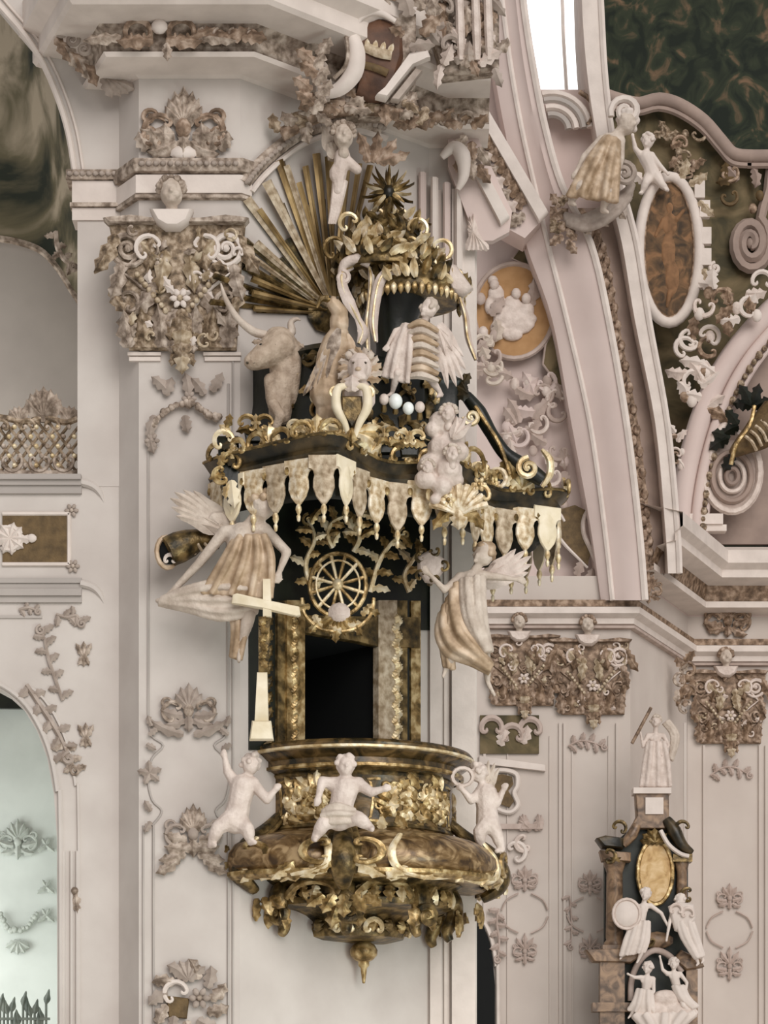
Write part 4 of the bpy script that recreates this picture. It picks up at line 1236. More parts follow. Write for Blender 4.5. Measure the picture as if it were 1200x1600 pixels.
for i in range(4): T2.part('rib', MB().tube([(282 + i * 12, 842 + i * 2, 22 - i * 2), (288 + i * 12, 858, 36 - i * 4), (294 + i * 12, 874 - i * 4, 20 - i * 2)], 2.5, 5, smooth=3), 'gilt_light')
# cross with a long staff
T = Thing('cross_staff', 'cream cross on a tall staff standing left of the pulpit door', 'cross', 412, 1160, 25.22)
T.part('crossbar', MB().poly([(364, 931), (370, 929), (412, 938), (468, 950), (470, 962), (466, 965), (410, 953), (362, 944)], 0, 11, 2), 'cream_cross')
T.part('shaft', MB().poly([(411, 906), (423, 906), (425, 966), (411, 966)], 1, 10, 2), 'cream_cross')
T.part('lower_shaft', MB().poly([(402, 1052), (418, 1052), (420, 1130), (398, 1130)], 0, 10, 2), 'cream_cross')
T.part('carved_shaft', MB().poly([(404, 964), (422, 964), (420, 1054), (404, 1054)], 0, 7, 2), 'gold_dark')
for i in range(6): T.part('leaf', MB().leaf(412 + (5 if i % 2 else -5), 980 + i * 13, 90 + (30 if i % 2 else -30), 18, 11, 0, 8), 'gold')
T.part('foot', MB().poly([(394, 1128), (424, 1128), (428, 1158), (390, 1158)], 0, 14, 3), 'cream_cross')

# --- right angel
T = Thing('angel_statue', 'draped stucco angel with raised arms on the right of the pulpit door', 'statue', 730, 1090, 26.3)
human(T, dict(head=(756, 868, 10), shL=(718, 905, 14), shR=(756, 902, 12), pelvis=(744, 975, 14), waist=(740, 945, 20), elL=(694, 928, 26), haL=(670, 905, 36),
              elR=(784, 905, 12), haR=(806, 908, 10), knL=(712, 1020, 28), ftL=(696, 1048, 8), toL=(692, 1060, 14), knR=(758, 1030, 18), ftR=(762, 1068, 6), toR=(772, 1088, 10)), 42, 'statue', 'drapery_gold', 1.0, (-.55, .1, .8))
T.part('robe', folds([(712, 915, 24), (715, 950, 30), (722, 985, 36), (745, 1020, 34), (768, 1045, 24)], [(690, 960, 10), (685, 995, 18), (700, 1025, 24), (735, 1040, 26), (765, 1055, 22)], 5, 7), 'drapery_gold', rm=2.2, sm=1)
T.part('robe', folds([(752, 905, 24), (752, 945, 34), (756, 985, 34), (766, 1025, 26)], [(722, 910, 26), (724, 950, 36), (732, 985, 40), (758, 1025, 32)], 5, 7), 'statue', rm=2.2, sm=1)
T.part('sash', folds([(700, 950, 26), (690, 1000, 20), (695, 1045, 12)], [(712, 960, 28), (706, 1005, 22), (708, 1050, 14)], 3, 5), 'drapery_gold', rm=2, sm=1)
wing(T, (752, 905), [(6, 74), (14, 82), (22, 86), (30, 82), (38, 72)], 80, 20, 'statue_pink', -14, bend=12)
T = Thing('shield_cartouche', 'rounded stucco shield held up by the right angel under the canopy', 'shield', 672, 905, 26.4)
T.part('shield', MB().poly([(652, 872), (672, 862), (694, 876), (692, 896), (678, 914), (664, 912), (652, 894)], 6, 18, 6), 'statue_pink')
for i in range(5): T.part('scroll', MB().cscroll(673 + 20 * math.cos(1.25 * i), 888 + 24 * math.sin(1.25 * i), 7, 72 * i, 2.5, 16), 'gold_dark')
T.part('arm', MB().tube([(672, 900, 8), (672, 905, -30)], 5, 6), 'gold_dark')

# --- putti on the pulpit
def putto(label, J, s, Y, face, cx, cy, extra=None, m='statue_pink'):
    T = Thing('putto_statue', label, 'statue', cx, cy, Y)
    human(T, J, s * 1.04, m, m, 1.5, face)
    return T
T = putto('white putto at the left end of the pulpit, arm raised behind its head',
      dict(head=(392, 1196, 12), shL=(368, 1224, 8), shR=(396, 1226, 12), pelvis=(368, 1284, 10), elL=(356, 1206, 6), haL=(352, 1186, 8), elR=(418, 1252, 18), haR=(430, 1238, 20),
           knL=(342, 1296, 22), ftL=(330, 1322, 14), knR=(388, 1298, 24), ftR=(392, 1318, 16)), 36, 25.5, (.7, -.2, .6), 368, 1318)
T = putto('white putto seated astride the front corner of the pulpit, arms spread',
      dict(head=(540, 1198, 10), shL=(520, 1226, 6), shR=(560, 1226, 6), pelvis=(530, 1278, 6), elL=(504, 1222, 12), haL=(498, 1248, 18), elR=(580, 1240, 14), haR=(598, 1236, 20),
           knL=(506, 1290, 24), ftL=(492, 1312, 16), knR=(560, 1282, 26), ftR=(580, 1296, 18)), 38, 25.3, (.1, 0, 1), 535, 1312)
T.part('sash', folds([(504, 1272, 22), (525, 1262, 28), (556, 1270, 26)], [(498, 1286, 22), (525, 1288, 30), (562, 1284, 26)], 3, 5), 'statue', rm=2, sm=1)
T = putto('slim putto with a wing at the right corner of the pulpit, seen from the side',
      dict(head=(748, 1208, 4), shL=(752, 1236, 2), shR=(764, 1238, 0), pelvis=(762, 1286, 2), elL=(736, 1252, 10), haL=(722, 1236, 14), elR=(776, 1256, 4), haR=(786, 1236, 8),
           knL=(748, 1302, 16), ftL=(752, 1326, 8), knR=(776, 1306, 10), ftR=(784, 1328, 6)), 33, 26.6, (-.9, 0, .35), 760, 1325)
T.part('shell_ring', MB().tube([(722 + 16 * math.cos(a), 1216 + 14 * math.sin(a), 14) for a in [2 * math.pi * i / 14 for i in range(14)]], 3.4, 6, closed=True), 'statue_pink')
wing(T, (758, 1238), [(60, 44), (72, 48), (84, 50), (96, 46)], 46, 12, 'statue', -6)

# ================================================================== CROWN OF THE CANOPY
# gold rays behind the crown
T = Thing('gold_sunburst', 'fan of long gilded rays behind the canopy crown', 'sunburst', 512, 492, plane='diag')
rays = [(382, 312, 15), (398, 330, 9), (406, 288, 16), (432, 252, 15), (440, 262, 10), (456, 290, 9), (472, 262, 10), (486, 244, 13), (500, 250, 9), (513, 250, 9), (532, 268, 13), (549, 262, 9), (572, 262, 10),
        (390, 384, 14), (392, 404, 9), (386, 438, 11), (384, 462, 11), (392, 484, 9), (420, 300, 7), (590, 290, 8), (610, 300, 8)]
for i, (x, y, w) in enumerate(rays):
    v = Vector((x - 512, y - 492)); L = v.length; v.normalize(); n = Vector((-v.y, v.x))
    a, b = Vector((512, 492)) + v * 14, Vector((x, y))
    d = 6 + (i * 5 % 14)
    mb = MB()
    rows = []
    for t, ww in ((0, .35), (1, 1.0)):
        c = a.lerp(b, t)
        rows.append([mb.c((c.x + n.x * w * .5 * ww * u, c.y + n.y * w * .5 * ww * u, d + dd)) for u, dd in ((-1, 0), (-.35, 4), (.35, 4), (1, 0), (0, -2))])
    mb.grid(rows, True, True)
    T.part('ray', mb, 'gilt_light' if i in (0, 2, 13, 14, 4) else 'gold_ray', smooth=False)
for i in range(22):
    a = math.radians(88 + i * 4.2 + (i % 3)); L = 150 + 40 * math.sin(i * 2.3)
    x, y = 512 + math.cos(a) * L, 492 - math.sin(a) * L
    T.part('ray', MB().tube([(512, 492, 2), (x, y, 3)], [2, 5], 4), 'gold_dark', smooth=False)
T.part('boss', MB().blob(510, 486, 6, 34, 38, 12), 'gold_dark')
# arch band framing the rays
mb = MB(); band_pts = [(379, 288, 4), (398, 264, 5), (428, 236, 6), (462, 212, 7), (505, 196, 8), (548, 192, 8), (590, 204, 7)]
mb.tube(band_pts, 11, 8, smooth=5, flat=.6)
o = struct('trim_34', mb, 'stucco_taupe', True, diagmap)
mb = MB(); mb.tube([(x + 10, y + 14, 6) for x, y, d in band_pts], 5, 6, smooth=5); struct('trim_35', mb, 'stucco_white', True, diagmap)
mb = MB()
for p in catmull([Vector(p) for p in band_pts], 5): mb.blob(p.x, p.y, p.z + 8, 4.5, n=6)
bo = link_mesh('bead_row', [diagmap(v) for v in mb.v], mb.f, 'stucco_faint', o)

YC = 26.55
T = Thing('openwork_baldachin', 'gilded openwork crown on scroll ribs above the canopy', 'crown', 610, 690, YC)
T.part('core', MB().lathe(618, 0, [(80, 700), (66, 670), (44, 640), (34, 600), (30, 540), (34, 500), (46, 470), (50, 455)], 20, d=-10), 'dark_green')
for i, (cx, cy, r, h) in enumerate(((642, 456, 82, 54), (602, 420, 82, 54), (606, 380, 58, 44))):
    T.part('crown_tier', MB().lathe(cx, cy, [(r * .98, 12), (r, 6), (r * .97, 0), (r * .9, -h * .3), (r * .75, -h * .62), (r * .5, -h * .9), (r * .3, -h)], 24, d=-10), 'gold_dark')
    n = (26, 24, 16)[i]
    for row in range(3):
        for k in range(n):
            a = math.radians(-20 + 220 * (k + row * .5) / (n - 1))
            rr_ = r * (1.04 - .14 * row)
            x, d = cx + rr_ * math.cos(a), -10 + rr_ * math.sin(a)
            T.part('crown_leaf', MB().leaf(x, cy - h * .3 * row + rnd.uniform(-4, 6), (90 if row else 90) + (cx - x) * -.5 + rnd.uniform(-80, 80), h * rnd.uniform(.35, .6), h * .25, rnd.uniform(-70, 70), d, tip=5, n=7), rnd.choice(('gold', 'gold_dark', 'gold_pale', 'gold_dark', 'gold_cream')))
    for k in range(n + 4 if i == 0 else 0):
        a = math.radians(-20 + 220 * k / (n + 3))
        x, d = cx + r * math.cos(a), -10 + r * math.sin(a)
        T.part('fringe_drop', MB().lathe(x, cy + 8, [(1, 0), (4.5, 4), (5, 9), (3, 15), (.5, 19)], 6, d=d), 'gold_pale' if k % 2 else 'gold')
for k, (x, y, r) in enumerate(((523, 392, 16), (545, 362, 14), (652, 372, 15), (690, 404, 15), (706, 440, 16), (560, 420, 12), (600, 410, 12), (640, 398, 12), (668, 428, 12))):
    T.part('scroll', MB().cscroll(x, y, r, 90 + (x - 610) * -.6, 3.4, 38 if 540 < x < 700 else 12), rnd.choice(('gold_pale', 'gold')))
# scroll ribs carrying the crown
ribs = [([(552, 432, 40), (538, 442, 48), (536, 464, 54), (546, 492, 60), (560, 520, 66), (568, 542, 70), (562, 562, 74)], [3, 6, 9, 11, 6, 10, 4], 'statue_pink'),
        ([(578, 434, 46), (581, 455, 52), (578, 490, 54), (574, 530, 58), (576, 570, 62)], [3, 5, 4, 5, 3], 'statue'),
        ([(664, 466, 52), (644, 450, 60), (612, 446, 64), (596, 458, 64), (588, 486, 62), (584, 525, 62), (588, 556, 64)], [3, 6, 6, 8, 8, 7, 3], 'statue_pink'),
        ([(718, 480, 40), (726, 510, 46), (730, 545, 50), (742, 580, 54)], [3, 5, 5, 3], 'stucco_faint_pink')]
for pts, w, m in ribs:
    T.part('rib', MB().tube(pts, w, 8, smooth=5, flat=.55), m)
    T.part('rib_bead', MB().tube([(x - 1, y, d + 4) for x, y, d in pts], 2, 6, smooth=5), 'gold_pale')
T.part('cloth', MB().poly([(700, 424), (712, 428), (738, 464), (722, 476), (704, 470), (696, 450)], 30, 44, 6), 'statue_pink')
T.part('hood', MB().tube([(533, 446, 46), (540, 430, 50), (560, 424, 54), (578, 432, 52)], [5, 8, 8, 6], 8, smooth=5), 'statue_pink')
for sx, x in ((-1, 536), (1, 668)):
    T.part('volute', MB().curl(x, 452, 11, 90, 1.5, sx, 4, 52), 'statue_pink')
# star of palm leaves on top
T = Thing('palm_star', 'spiky gilded star of palm leaves at the very top of the crown', 'finial', 607, 345, YC)
T.part('stem', MB().tube([(606, 350, 0), (607, 330, 0), (607, 305, 2)], [9, 5, 5], 8), 'gold_dark')
for i in range(30):
    a = i * 12 + (i % 2) * 4
    T.part('palm_leaf', MB().leaf(607, 303, a, (30, 42, 36)[i % 3], 6.5, 0, 2 + (i % 4) * 3, rise=2.5, lobes=0, tip=(8 if i % 3 else -6), n=6), ('gold_dark', 'gold_dark', 'gold', 'gold_dark', 'gold_pale')[i % 5])
T.part('heart', MB().blob(607, 303, 8, 10, 12, 8), 'dark_rim')
for sx in (-1, 1): T.part('scroll', MB().cscroll(607 + sx * 18, 340, 11, 90, 3, 4), 'gold_pale')

# --- the bull
T = Thing('bull_statue', 'stucco bull with curved horns on the left of the canopy', 'statue', 430, 690, 25.75)
b = MB()
b.cap((436, 548, 14), (402, 574, 36), 29, 16, 10).blob(398, 577, 38, 16, 14, 14).blob(436, 534, 12, 26, 20, 20)
b.blob(448, 556, 6, 26, 32, 20).blob(414, 558, 32, 16, 13, 11)
b.cap((448, 572, 0), (446, 620, -4), 28, 24, 10).cap((440, 600, 6), (438, 652, 8), 22, 18, 10).cap((434, 612, 14), (438, 655, 22), 13, 9).blob(462, 655, -16, 26, 30, 20)
b.cap((422, 596, 10), (428, 632, 18), 10, 12)
for (x, y, d) in ((414, 540, 30), (440, 540, 30)): b.blob(x, y, d, 5, 4, 4, n=6)
T.part('body', b, 'bull_hide', rm=2.4, sm=3)
T.part('horn', MB().tube([(416, 528, 14), (396, 524, 20), (372, 504, 22), (354, 474, 20), (346, 448, 16)], [7, 7, 5.5, 4, 1.2], 8, smooth=4), 'statue')
T.part('horn', MB().tube([(446, 528, 10), (456, 522, 10), (455, 508, 12), (464, 503, 14), (470, 506, 16)], [7, 7, 5, 3, 1], 8, smooth=4), 'statue')
T.part('ear', MB().leaf(456, 540, -10, 22, 12, -20, 6), 'bull_hide'); T.part('ear', MB().leaf(412, 540, 170, 18, 9, 20, 14), 'bull_hide')
for x, y in ((410, 552), (431, 552)): T.part('eye', MB().blob(x, y, 41, 3, 2.4, 2, n=6), 'dark_rim')
for x in (389, 399): T.part('nostril', MB().blob(x, 582, 48, 2.4, 2, 2, n=6), 'dark_rim')
T.part('leg', MB().cap((428, 640, 26), (440, 662, 40), 10, 8).cap((440, 662, 40), (430, 684, 34), 8, 6), 'bull_hide', rm=2, sm=2)
# --- the eagle
T = Thing('eagle_statue', 'brown eagle with folded wings between the bull and the crown', 'statue', 520, 690, 25.42)
b = MB()
b.blob(520, 560, 0, 26, 56, 22, rot=-14, n=10).blob(508, 610, 4, 26, 34, 20).blob(530, 505, 4, 16, 22, 15).cap((532, 492, 8), (520, 478, 14), 13, 11).blob(512, 650, 0, 20, 40, 16)
T.part('body', b, 'drapery_gold', rm=2.2, sm=2)
T.part('beak', MB().tube([(514, 474, 20), (502, 476, 26), (496, 490, 26)], [6, 5, 1], 6, smooth=3), 'gold')
for q in (0, 12): T.part('eye', MB().blob(516 + q, 472, 25 - q * .3, 2.4, 2.2, 2, n=6), 'dark_rim')
for i in range(7): T.part('wing_feather', MB().leaf(530 - i * 3, 520 + i * 9, -110 - i * 4, 80 - i * 3, 17, 14, 20 - i, rise=5, lobes=1), 'drapery_gold' if i % 2 else 'stucco_taupe')
for i in range(5): T.part('wing_feather', MB().leaf(542, 525 + i * 11, -75 - i * 4, 62, 15, -10, 10 - i, rise=4, lobes=1), 'drapery_gold')
# --- the lion
T = Thing('lion_statue', 'stucco lion head with mane at the front of the canopy crown', 'statue', 562, 640, 25.3)
b = MB()
b.blob(562, 578, 10, 20, 24, 20, n=10).cap((562, 580, 24), (560, 596, 34), 13, 11).blob(560, 610, 24, 9, 6, 8).blob(562, 620, -4, 26, 28, 22)
for q in (-1, 1): b.blob(562 + q * 9, 572, 26, 6, 4, 5, n=6).blob(561 + q * 6, 600, 36, 7, 6, 6, n=6)
T.part('body', b, 'statue_pink', rm=1.8, sm=2)
for i in range(14):
    a = -40 + i * 20
    T.part('mane_lock', MB().leaf(562 + 14 * math.cos(math.radians(a)), 582 - 16 * math.sin(math.radians(a)), a + 15, 24, 12, 40, 8), 'statue' if i % 2 else 'drapery_gold')
T.part('nose', MB().blob(560, 590, 44, 5, 3.4, 3, n=6), 'drapery_gold')
for q in (-1, 1): T.part('eye', MB().blob(562 + q * 9, 577, 32, 2.5, 2, 2, n=6), 'dark_rim'); T.part('ear', MB().blob(562 + q * 17, 560, 16, 6, 7, 4, n=6), 'statue')
# --- kneeling angel at the right
T = Thing('angel_statue', 'small kneeling angel with striped wing on the right of the crown', 'statue', 650, 640, 25.9)
human(T, dict(head=(670, 490, 24), shL=(640, 520, 26), shR=(676, 522, 20), pelvis=(648, 582, 20), elL=(618, 528, 34), haL=(606, 552, 42), elR=(690, 552, 22), haR=(676, 578, 34), knL=(620, 596, 40), ftL=(612, 622, 20), knR=(672, 602, 34), ftR=(690, 622, 16)),
      34, 'statue_pink', 'statue', 1.0, (-.6, .2, .8))
for i in range(8):
    T.part('robe_fold', MB().tube([(638, 524 + i * 11, 40), (658, 520 + i * 11.5, 46), (684, 530 + i * 11, 38)], [4, 7, 3.5], 6, smooth=4), 'statue' if i % 2 else 'drapery_gold')
wing(T, (682, 520), [(-48, 60), (-56, 78), (-64, 90), (-72, 96), (-80, 96)], 90, 17, 'statue_pink', 26)
T.part('robe', folds([(632, 516, 30), (614, 552, 38), (598, 600, 34)], [(642, 518, 30), (640, 560, 42), (636, 612, 38)], 4, 5), 'statue_pink', rm=2, sm=1)
# --- cartouche below the lion
T = Thing('front_cartouche', 'white and gold scrolled cartouche under the lion head', 'cartouche', 550, 690, 25.12)
for sx in (-1, 1):
    T.part('scroll', MB().tube([(550 + sx * 6, 606, 10), (550 + sx * 22, 612, 14), (550 + sx * 24, 640, 14), (550 + sx * 12, 664, 12), (550 + sx * 5, 684, 8)], [4, 7, 8, 6, 4], 8, smooth=4), 'cream_cross')
    T.part('scroll', MB().curl(550 + sx * 26, 618, 9, 90, 1.4, -sx, 3, 14), 'gold_pale')
    for i in range(3): T.part('leaf', MB().leaf(550 + sx * 8, 680, 90 - sx * (60 + 25 * i), 40 - 4 * i, 14, -sx * 30, 8), 'gold' if i % 2 else 'gold_pale')
T.part('shield', MB().poly([(534, 620), (566, 620), (568, 645), (550, 672), (532, 645)], 0, 8, 4), 'gold_dark')
T.part('crest', MB().leaf(550, 616, 90, 26, 26, 0, 12), 'statue_pink'); T.part('drop', MB().leaf(550, 672, -90, 24, 20, 0, 8), 'gold')
# --- pearls
for i, (x, y, r) in enumerate(((600, 624, 8), (618, 627, 11), (638, 638, 9), (656, 636, 8))):
    T = Thing('pearl_ornament', ('small dull white bead, leftmost of the row under the kneeling angel', 'biggest bright white bead under the kneeling angel', 'white oval bead right of the biggest bead under the kneeling angel', 'pinkish bead, rightmost of the row under the kneeling angel')[i], 'bead', x, y, 25.5, group='beads on the canopy')
    T.part('bead', MB().blob(x, y, 0, r, r * 1.1, r, n=12), 'pearl' if i in (1, 2) else 'statue_pink'); T.part('peg', MB().tube([(x, y + 4, -2), (x, y + 14, -14)], [3, 5], 6), 'gold_dark')
# --- cloud of putti at the front right
T = Thing('cloud_group', 'pinkish stucco cloud with child heads at the front of the canopy', 'statue', 690, 790, 25.65)
b = MB(); r = random.Random(4)
for x, y, rr_ in ((690, 660, 22), (708, 682, 22), (716, 706, 18), (690, 700, 24), (672, 726, 22), (700, 736, 24), (664, 752, 18), (690, 762, 18), (680, 782, 10), (712, 750, 14), (676, 672, 14), (716, 662, 12)):
    b.blob(x, y, r.uniform(-6, 12), rr_, rr_ * .85, rr_)
T.part('cloud', b, 'statue_pink', rm=2.4, sm=2)
cherub(T, 700, 652, 30, 'statue_pink', 'statue', -.4, 16); cherub(T, 706, 716, 28, 'statue_pink', 'statue', .2, 22); cherub(T, 668, 736, 24, 'statue_pink', 'statue', -.3, 18)
for a, L in ((30, 40), (50, 42), (70, 36)): T.part('wing_feather', MB().leaf(706, 690, a, L, 13, 20, 18, lobes=1), 'statue_pink')
# --- shell crest at the front of the valance
T = Thing('shell_crest', 'gilded shell crest on the valance under the cloud of child heads', 'ornament', 716, 810, 25.7)
shell(T, 716, 806, 46, 20, 160, 9, 'gold_cream', 4)
for sx in (-1, 1): T.part('scroll', MB().cscroll(716 + sx * 32, 776, 16, 90, 4, 10), 'gold_pale'); T.part('leaf', MB().leaf(716 + sx * 6, 800, 90 - sx * 110, 46, 18, -sx * 50, 6), 'gold')
T.part('drop', MB().leaf(716, 800, -90, 30, 24, 0, 8), 'gold_cream')
flower(T, 700, 785, 12, 'gold_pale', 'gold', 14); flower(T, 748, 760, 12, 'gold_pale', 'gold', 10)
# --- right rear volutes of the canopy
T = Thing('canopy_volute', 'dark scroll buttress with gold edge on the right of the canopy', 'scroll', 800, 790, 26.7)
T.part('buttress', MB().tube([(728, 618, 0), (748, 645, 4), (768, 680, 6), (790, 712, 8), (822, 735, 8), (848, 752, 6)], [9, 12, 10, 11, 15, 11], 8, smooth=5), 'dark_green')
T.part('gold_edge', MB().tube([(742, 640, 18), (762, 672, 20), (780, 702, 22), (796, 748, 22)], 3.5, 6, smooth=5), 'gold')
T.part('scroll', MB().curl(736, 658, 13, 180, 1.4, 1, 4, 20), 'gold_pale'); T.part('scroll', MB().curl(824, 738, 17, 90, 1.5, 1, 5, 24), 'gold_pale')
T.part('scroll', MB().tube([(846, 706, 12), (858, 722, 14), (858, 745, 14), (846, 764, 12)], [3, 6, 6, 3], 6, smooth=4), 'gold_pale')
for i in range(6): T.part('leaf', MB().leaf(742 + i * 12, 764 - (i % 2) * 12, 60 + 20 * (i % 3), 34, 15, 30, 14), 'gold' if i % 2 else 'gold_pale')
T.part('scroll', MB().cscroll(748, 748, 18, 150, 5, 18), 'gold_pale'); T.part('scroll', MB().cscroll(776, 752, 14, 40, 4, 18), 'gold_cream')
for i in range(5): T.part('leaf', MB().leaf(722 + i * 3, 606 + 4 * i, 60 + 30 * i, 24, 14, 0, 8), 'dark_rim')
# left end scroll work of the canopy
T = Thing('canopy_volute', 'gold scrollwork clump at the left end of the canopy', 'scroll', 352, 790, 25.35)
for x, y, R, a in ((350, 690, 15, 120), (362, 722, 13, 60), (346, 744, 12, 200), (372, 700, 10, 90)): T.part('scroll', MB().cscroll(x, y, R, a, 4, 6), 'gold' if x != 350 else 'gold_pale')
for i in range(8): T.part('leaf', MB().leaf(352 + (i % 3) * 8, 672 + i * 12, 60 + 60 * (i % 4), 26, 13, 30, 4), ('gold', 'gold_pale', 'dark_rim')[i % 3])
T.part('drop', MB().leaf(362, 752, -84, 44, 20, 0, 4), 'cream_cross')
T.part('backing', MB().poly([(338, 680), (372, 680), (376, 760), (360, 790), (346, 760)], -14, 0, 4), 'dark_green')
for i, (x, y, w) in enumerate(((400, 650, 40), (470, 655, 30), (600, 668, 36), (640, 672, 34))):
    T = Thing('roof_scroll', ('gold scroll below the bull muzzle on the canopy roof', 'gold scroll between the bull and the white cartouche', 'gold scroll right of the white cartouche on the canopy roof', 'gold scroll beside the pink cloud on the canopy roof')[i], 'scroll', x, y + 30, 25.55)
    for sx in (-1, 1): T.part('scroll', MB().cscroll(x + sx * w * .35, y + 14, w * .32, 90 + sx * 30, 4, 4), 'gold_pale' if i % 2 else 'gold'); T.part('leaf', MB().leaf(x, y + 24, 90 - sx * 75, w * .8, 13, -sx * 40, 2), 'gold')
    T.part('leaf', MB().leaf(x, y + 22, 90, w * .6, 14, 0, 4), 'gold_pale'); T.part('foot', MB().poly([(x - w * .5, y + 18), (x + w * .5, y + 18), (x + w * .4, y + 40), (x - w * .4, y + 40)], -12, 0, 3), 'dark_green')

# ================================================================== TOP OF THE PIER, CENTRE
T = Thing('shield_cartouche', 'red-brown shield with a small crown between white scrolls at the top', 'cartouche', 592, 165, 26.05)
T.part('field', MB().poly([(562, 60), (575, 36), (592, 30), (612, 36), (628, 54), (630, 90), (618, 128), (596, 160), (576, 162), (556, 150), (562, 110)], -4, 10, 6), 'cartouche_red')
T.part('crown_band', MB().tube([(570, 78, 12), (590, 88, 14), (612, 92, 13)], 8, 6, smooth=4, flat=.6), 'gilt_light')
for i in range(4): T.part('crown_point', MB().leaf(574 + i * 11, 84 + i * 2, 90 - 8 * i, 18, 9, 0, 12, lobes=0), 'gold_cream')
T.part('lower_band', MB().tube([(566, 106, 12), (586, 112, 14), (606, 120, 13)], 6, 6, smooth=4, flat=.6), 'panel_brown')
T.part('scroll', MB().tube([(526, 26, 10), (540, 40, 12), (548, 62, 16), (556, 92, 18), (552, 122, 18), (532, 145, 16), (508, 152, 12)], [8, 10, 12, 15, 15, 12, 8], 8, smooth=5, flat=.8), 'stucco_white')
T.part('scroll', MB().curl(508, 146, 14, -60, 1.4, -1, 7, 14), 'stucco_faint')
T.part('scroll', MB().tube([(556, 56, 16), (562, 38, 18), (578, 28, 18), (596, 28, 16), (618, 40, 14)], [4, 6, 6, 4], 8, smooth=4), 'stucco_white')
T.part('fillet', MB().tube([(540, 60, 26), (544, 90, 30), (540, 115, 28), (522, 132, 22)], 3, 6, smooth=4), 'stucco_taupe')
T.part('bar', MB().poly([(586, 160), (598, 150), (640, 92), (668, 88), (672, 98), (648, 108), (602, 164)], 8, 26, 5), 'stucco_white')
T.part('bar', MB().poly([(610, 162), (650, 112), (660, 116), (622, 164)], 4, 16, 3), 'stucco_faint')
for i, (x, y, a, L, W) in enumerate(((520, 20, 120, 40, 22), (540, 14, 90, 36, 22), (560, 20, 60, 40, 24), (600, 14, 90, 36, 26), (640, 30, 100, 44, 26), (660, 60, 60, 44, 24), (680, 40, 90, 44, 22), (640, 80, 20, 40, 20), (630, 60, 140, 26, 18), (505, 70, 200, 34, 20), (512, 110, 170, 34, 20), (498, 150, 230, 40, 22), (660, 20, 110, 36, 20), (575, 5, 80, 36, 22), (620, 4, 110, 36, 22))):
    T.part('leaf', MB().leaf(x, y, a, L, W, 30 * (-1) ** i, 8), ('stucco_taupe', 'stucco_faint', 'stucco_brown')[i % 3])
T.part('support', MB().poly([(540, 20), (650, 20), (650, 110), (600, 168), (540, 168)], -60, -4), 'stucco_taupe')
# garland and putto head below the cartouche
T = Thing('leaf_festoon', 'dense brown leaf festoon hanging under the shield cartouche', 'festoon', 560, 200, 26.1)
r = random.Random(3)
for i in range(34):
    u = i / 33
    x = 440 + 230 * u; y = 205 - 38 * math.sin(u * 2.6) - 8 * (i % 2)
    T.part('leaf', MB().leaf(x + r.uniform(-6, 6), y + r.uniform(-8, 8), r.uniform(0, 360), r.uniform(24, 36), r.uniform(14, 20), r.uniform(-60, 60), r.uniform(0, 10)), r.choice(('stucco_brown', 'stucco_taupe', 'stucco_taupe', 'gilt_capital')))
T.part('rope', MB().tube([(440, 208, -6), (500, 178, -4), (560, 168, -4), (620, 175, -4), (670, 192, -6)], 11, 8, smooth=4), 'stucco_brown')
T = Thing('putto_bust', 'stucco putto bust with a raised wing below the leaf festoon', 'statue', 535, 300, 26.25)
cherub(T, 537, 222, 40, 'statue', 'stucco_taupe', .2, 22)
T.part('bust', MB().cap((535, 248, 10), (528, 300, 4), 13, 9).cap((535, 250, 10), (558, 268, 8), 10, 8).blob(528, 275, 8, 14, 18, 10), 'statue_pink', rm=2, sm=2)
wing(T, (522, 250), [(96, 60), (106, 62), (116, 54)], 60, 14, 'statue', 0, bend=-20)
for i in range(4): T.part('drape', MB().tube([(524 + i * 5, 285, 6), (520 + i * 4, 320, 4), (514 + i * 3, 350, 0)], [5, 4, 2], 6, smooth=3), 'statue_pink')
for i in range(4): T.part('palm', MB().leaf(575 + 6 * i, 255, 100 - 30 * i, 50, 18, 20, 2), 'stucco_brown')
# ornaments on the entablature of the right face
T = Thing('cornice_ornament', 'brown rocaille run under the right part of the pier cornice', 'ornament', 690, 215, 27.0)
for i in range(9): T.part('leaf', MB().leaf(632 + i * 13, 196 + 6 * math.sin(i), 20 + 140 * (i % 2), 32, 18, 40, 4 + i % 3 * 3), 'stucco_brown' if i % 2 else 'gilt_far')
for i in range(4): T.part('scroll', MB().cscroll(640 + i * 30, 192, 12, 90, 4, 8), 'stucco_taupe')
T = Thing('capital_remnant', 'white scrolled corner capital at the right end of the pier top', 'capital', 735, 330, 27.5)
T.part('scroll', MB().tube([(690, 250, 10), (708, 236, 14), (722, 250, 16), (724, 280, 14), (715, 300, 10)], [5, 10, 13, 9, 4], 8, smooth=4), 'stucco_white')
for i in range(6): T.part('leaf', MB().leaf(728 + (i % 3) * 10, 216 + i * 9, 230 + 30 * (i % 3), 34, 18, 30, 8), 'stucco_brown' if i % 2 else 'stucco_taupe')
T = Thing('raking_moulding', 'white slanting moulding with brown leaf cluster beside the arch foot', 'moulding', 755, 380, 27.6)
T.part('fillet', MB().poly([(722, 240), (738, 232), (796, 342), (782, 354)], 0, 12, 4), 'stucco_white')
T.part('backing', MB().poly([(700, 200), (735, 190), (800, 330), (796, 362), (770, 376), (745, 376), (700, 260)], -16, 0), 'plaster_pink_cast')
for i in range(5): T.part('frond', MB().leaf(730 + i * 8, 392, 70 + i * 14, 58 - i * 4, 13, 24, 2, lobes=2), 'statue_pink')
for i in range(4): T.part('flute', MB().tube([(660 + i * 19, 268 + i * 8, -6), (660 + i * 19, 420, -6)], 6, 6), 'stucco_white' if i % 2 else 'plaster_pink_cast')
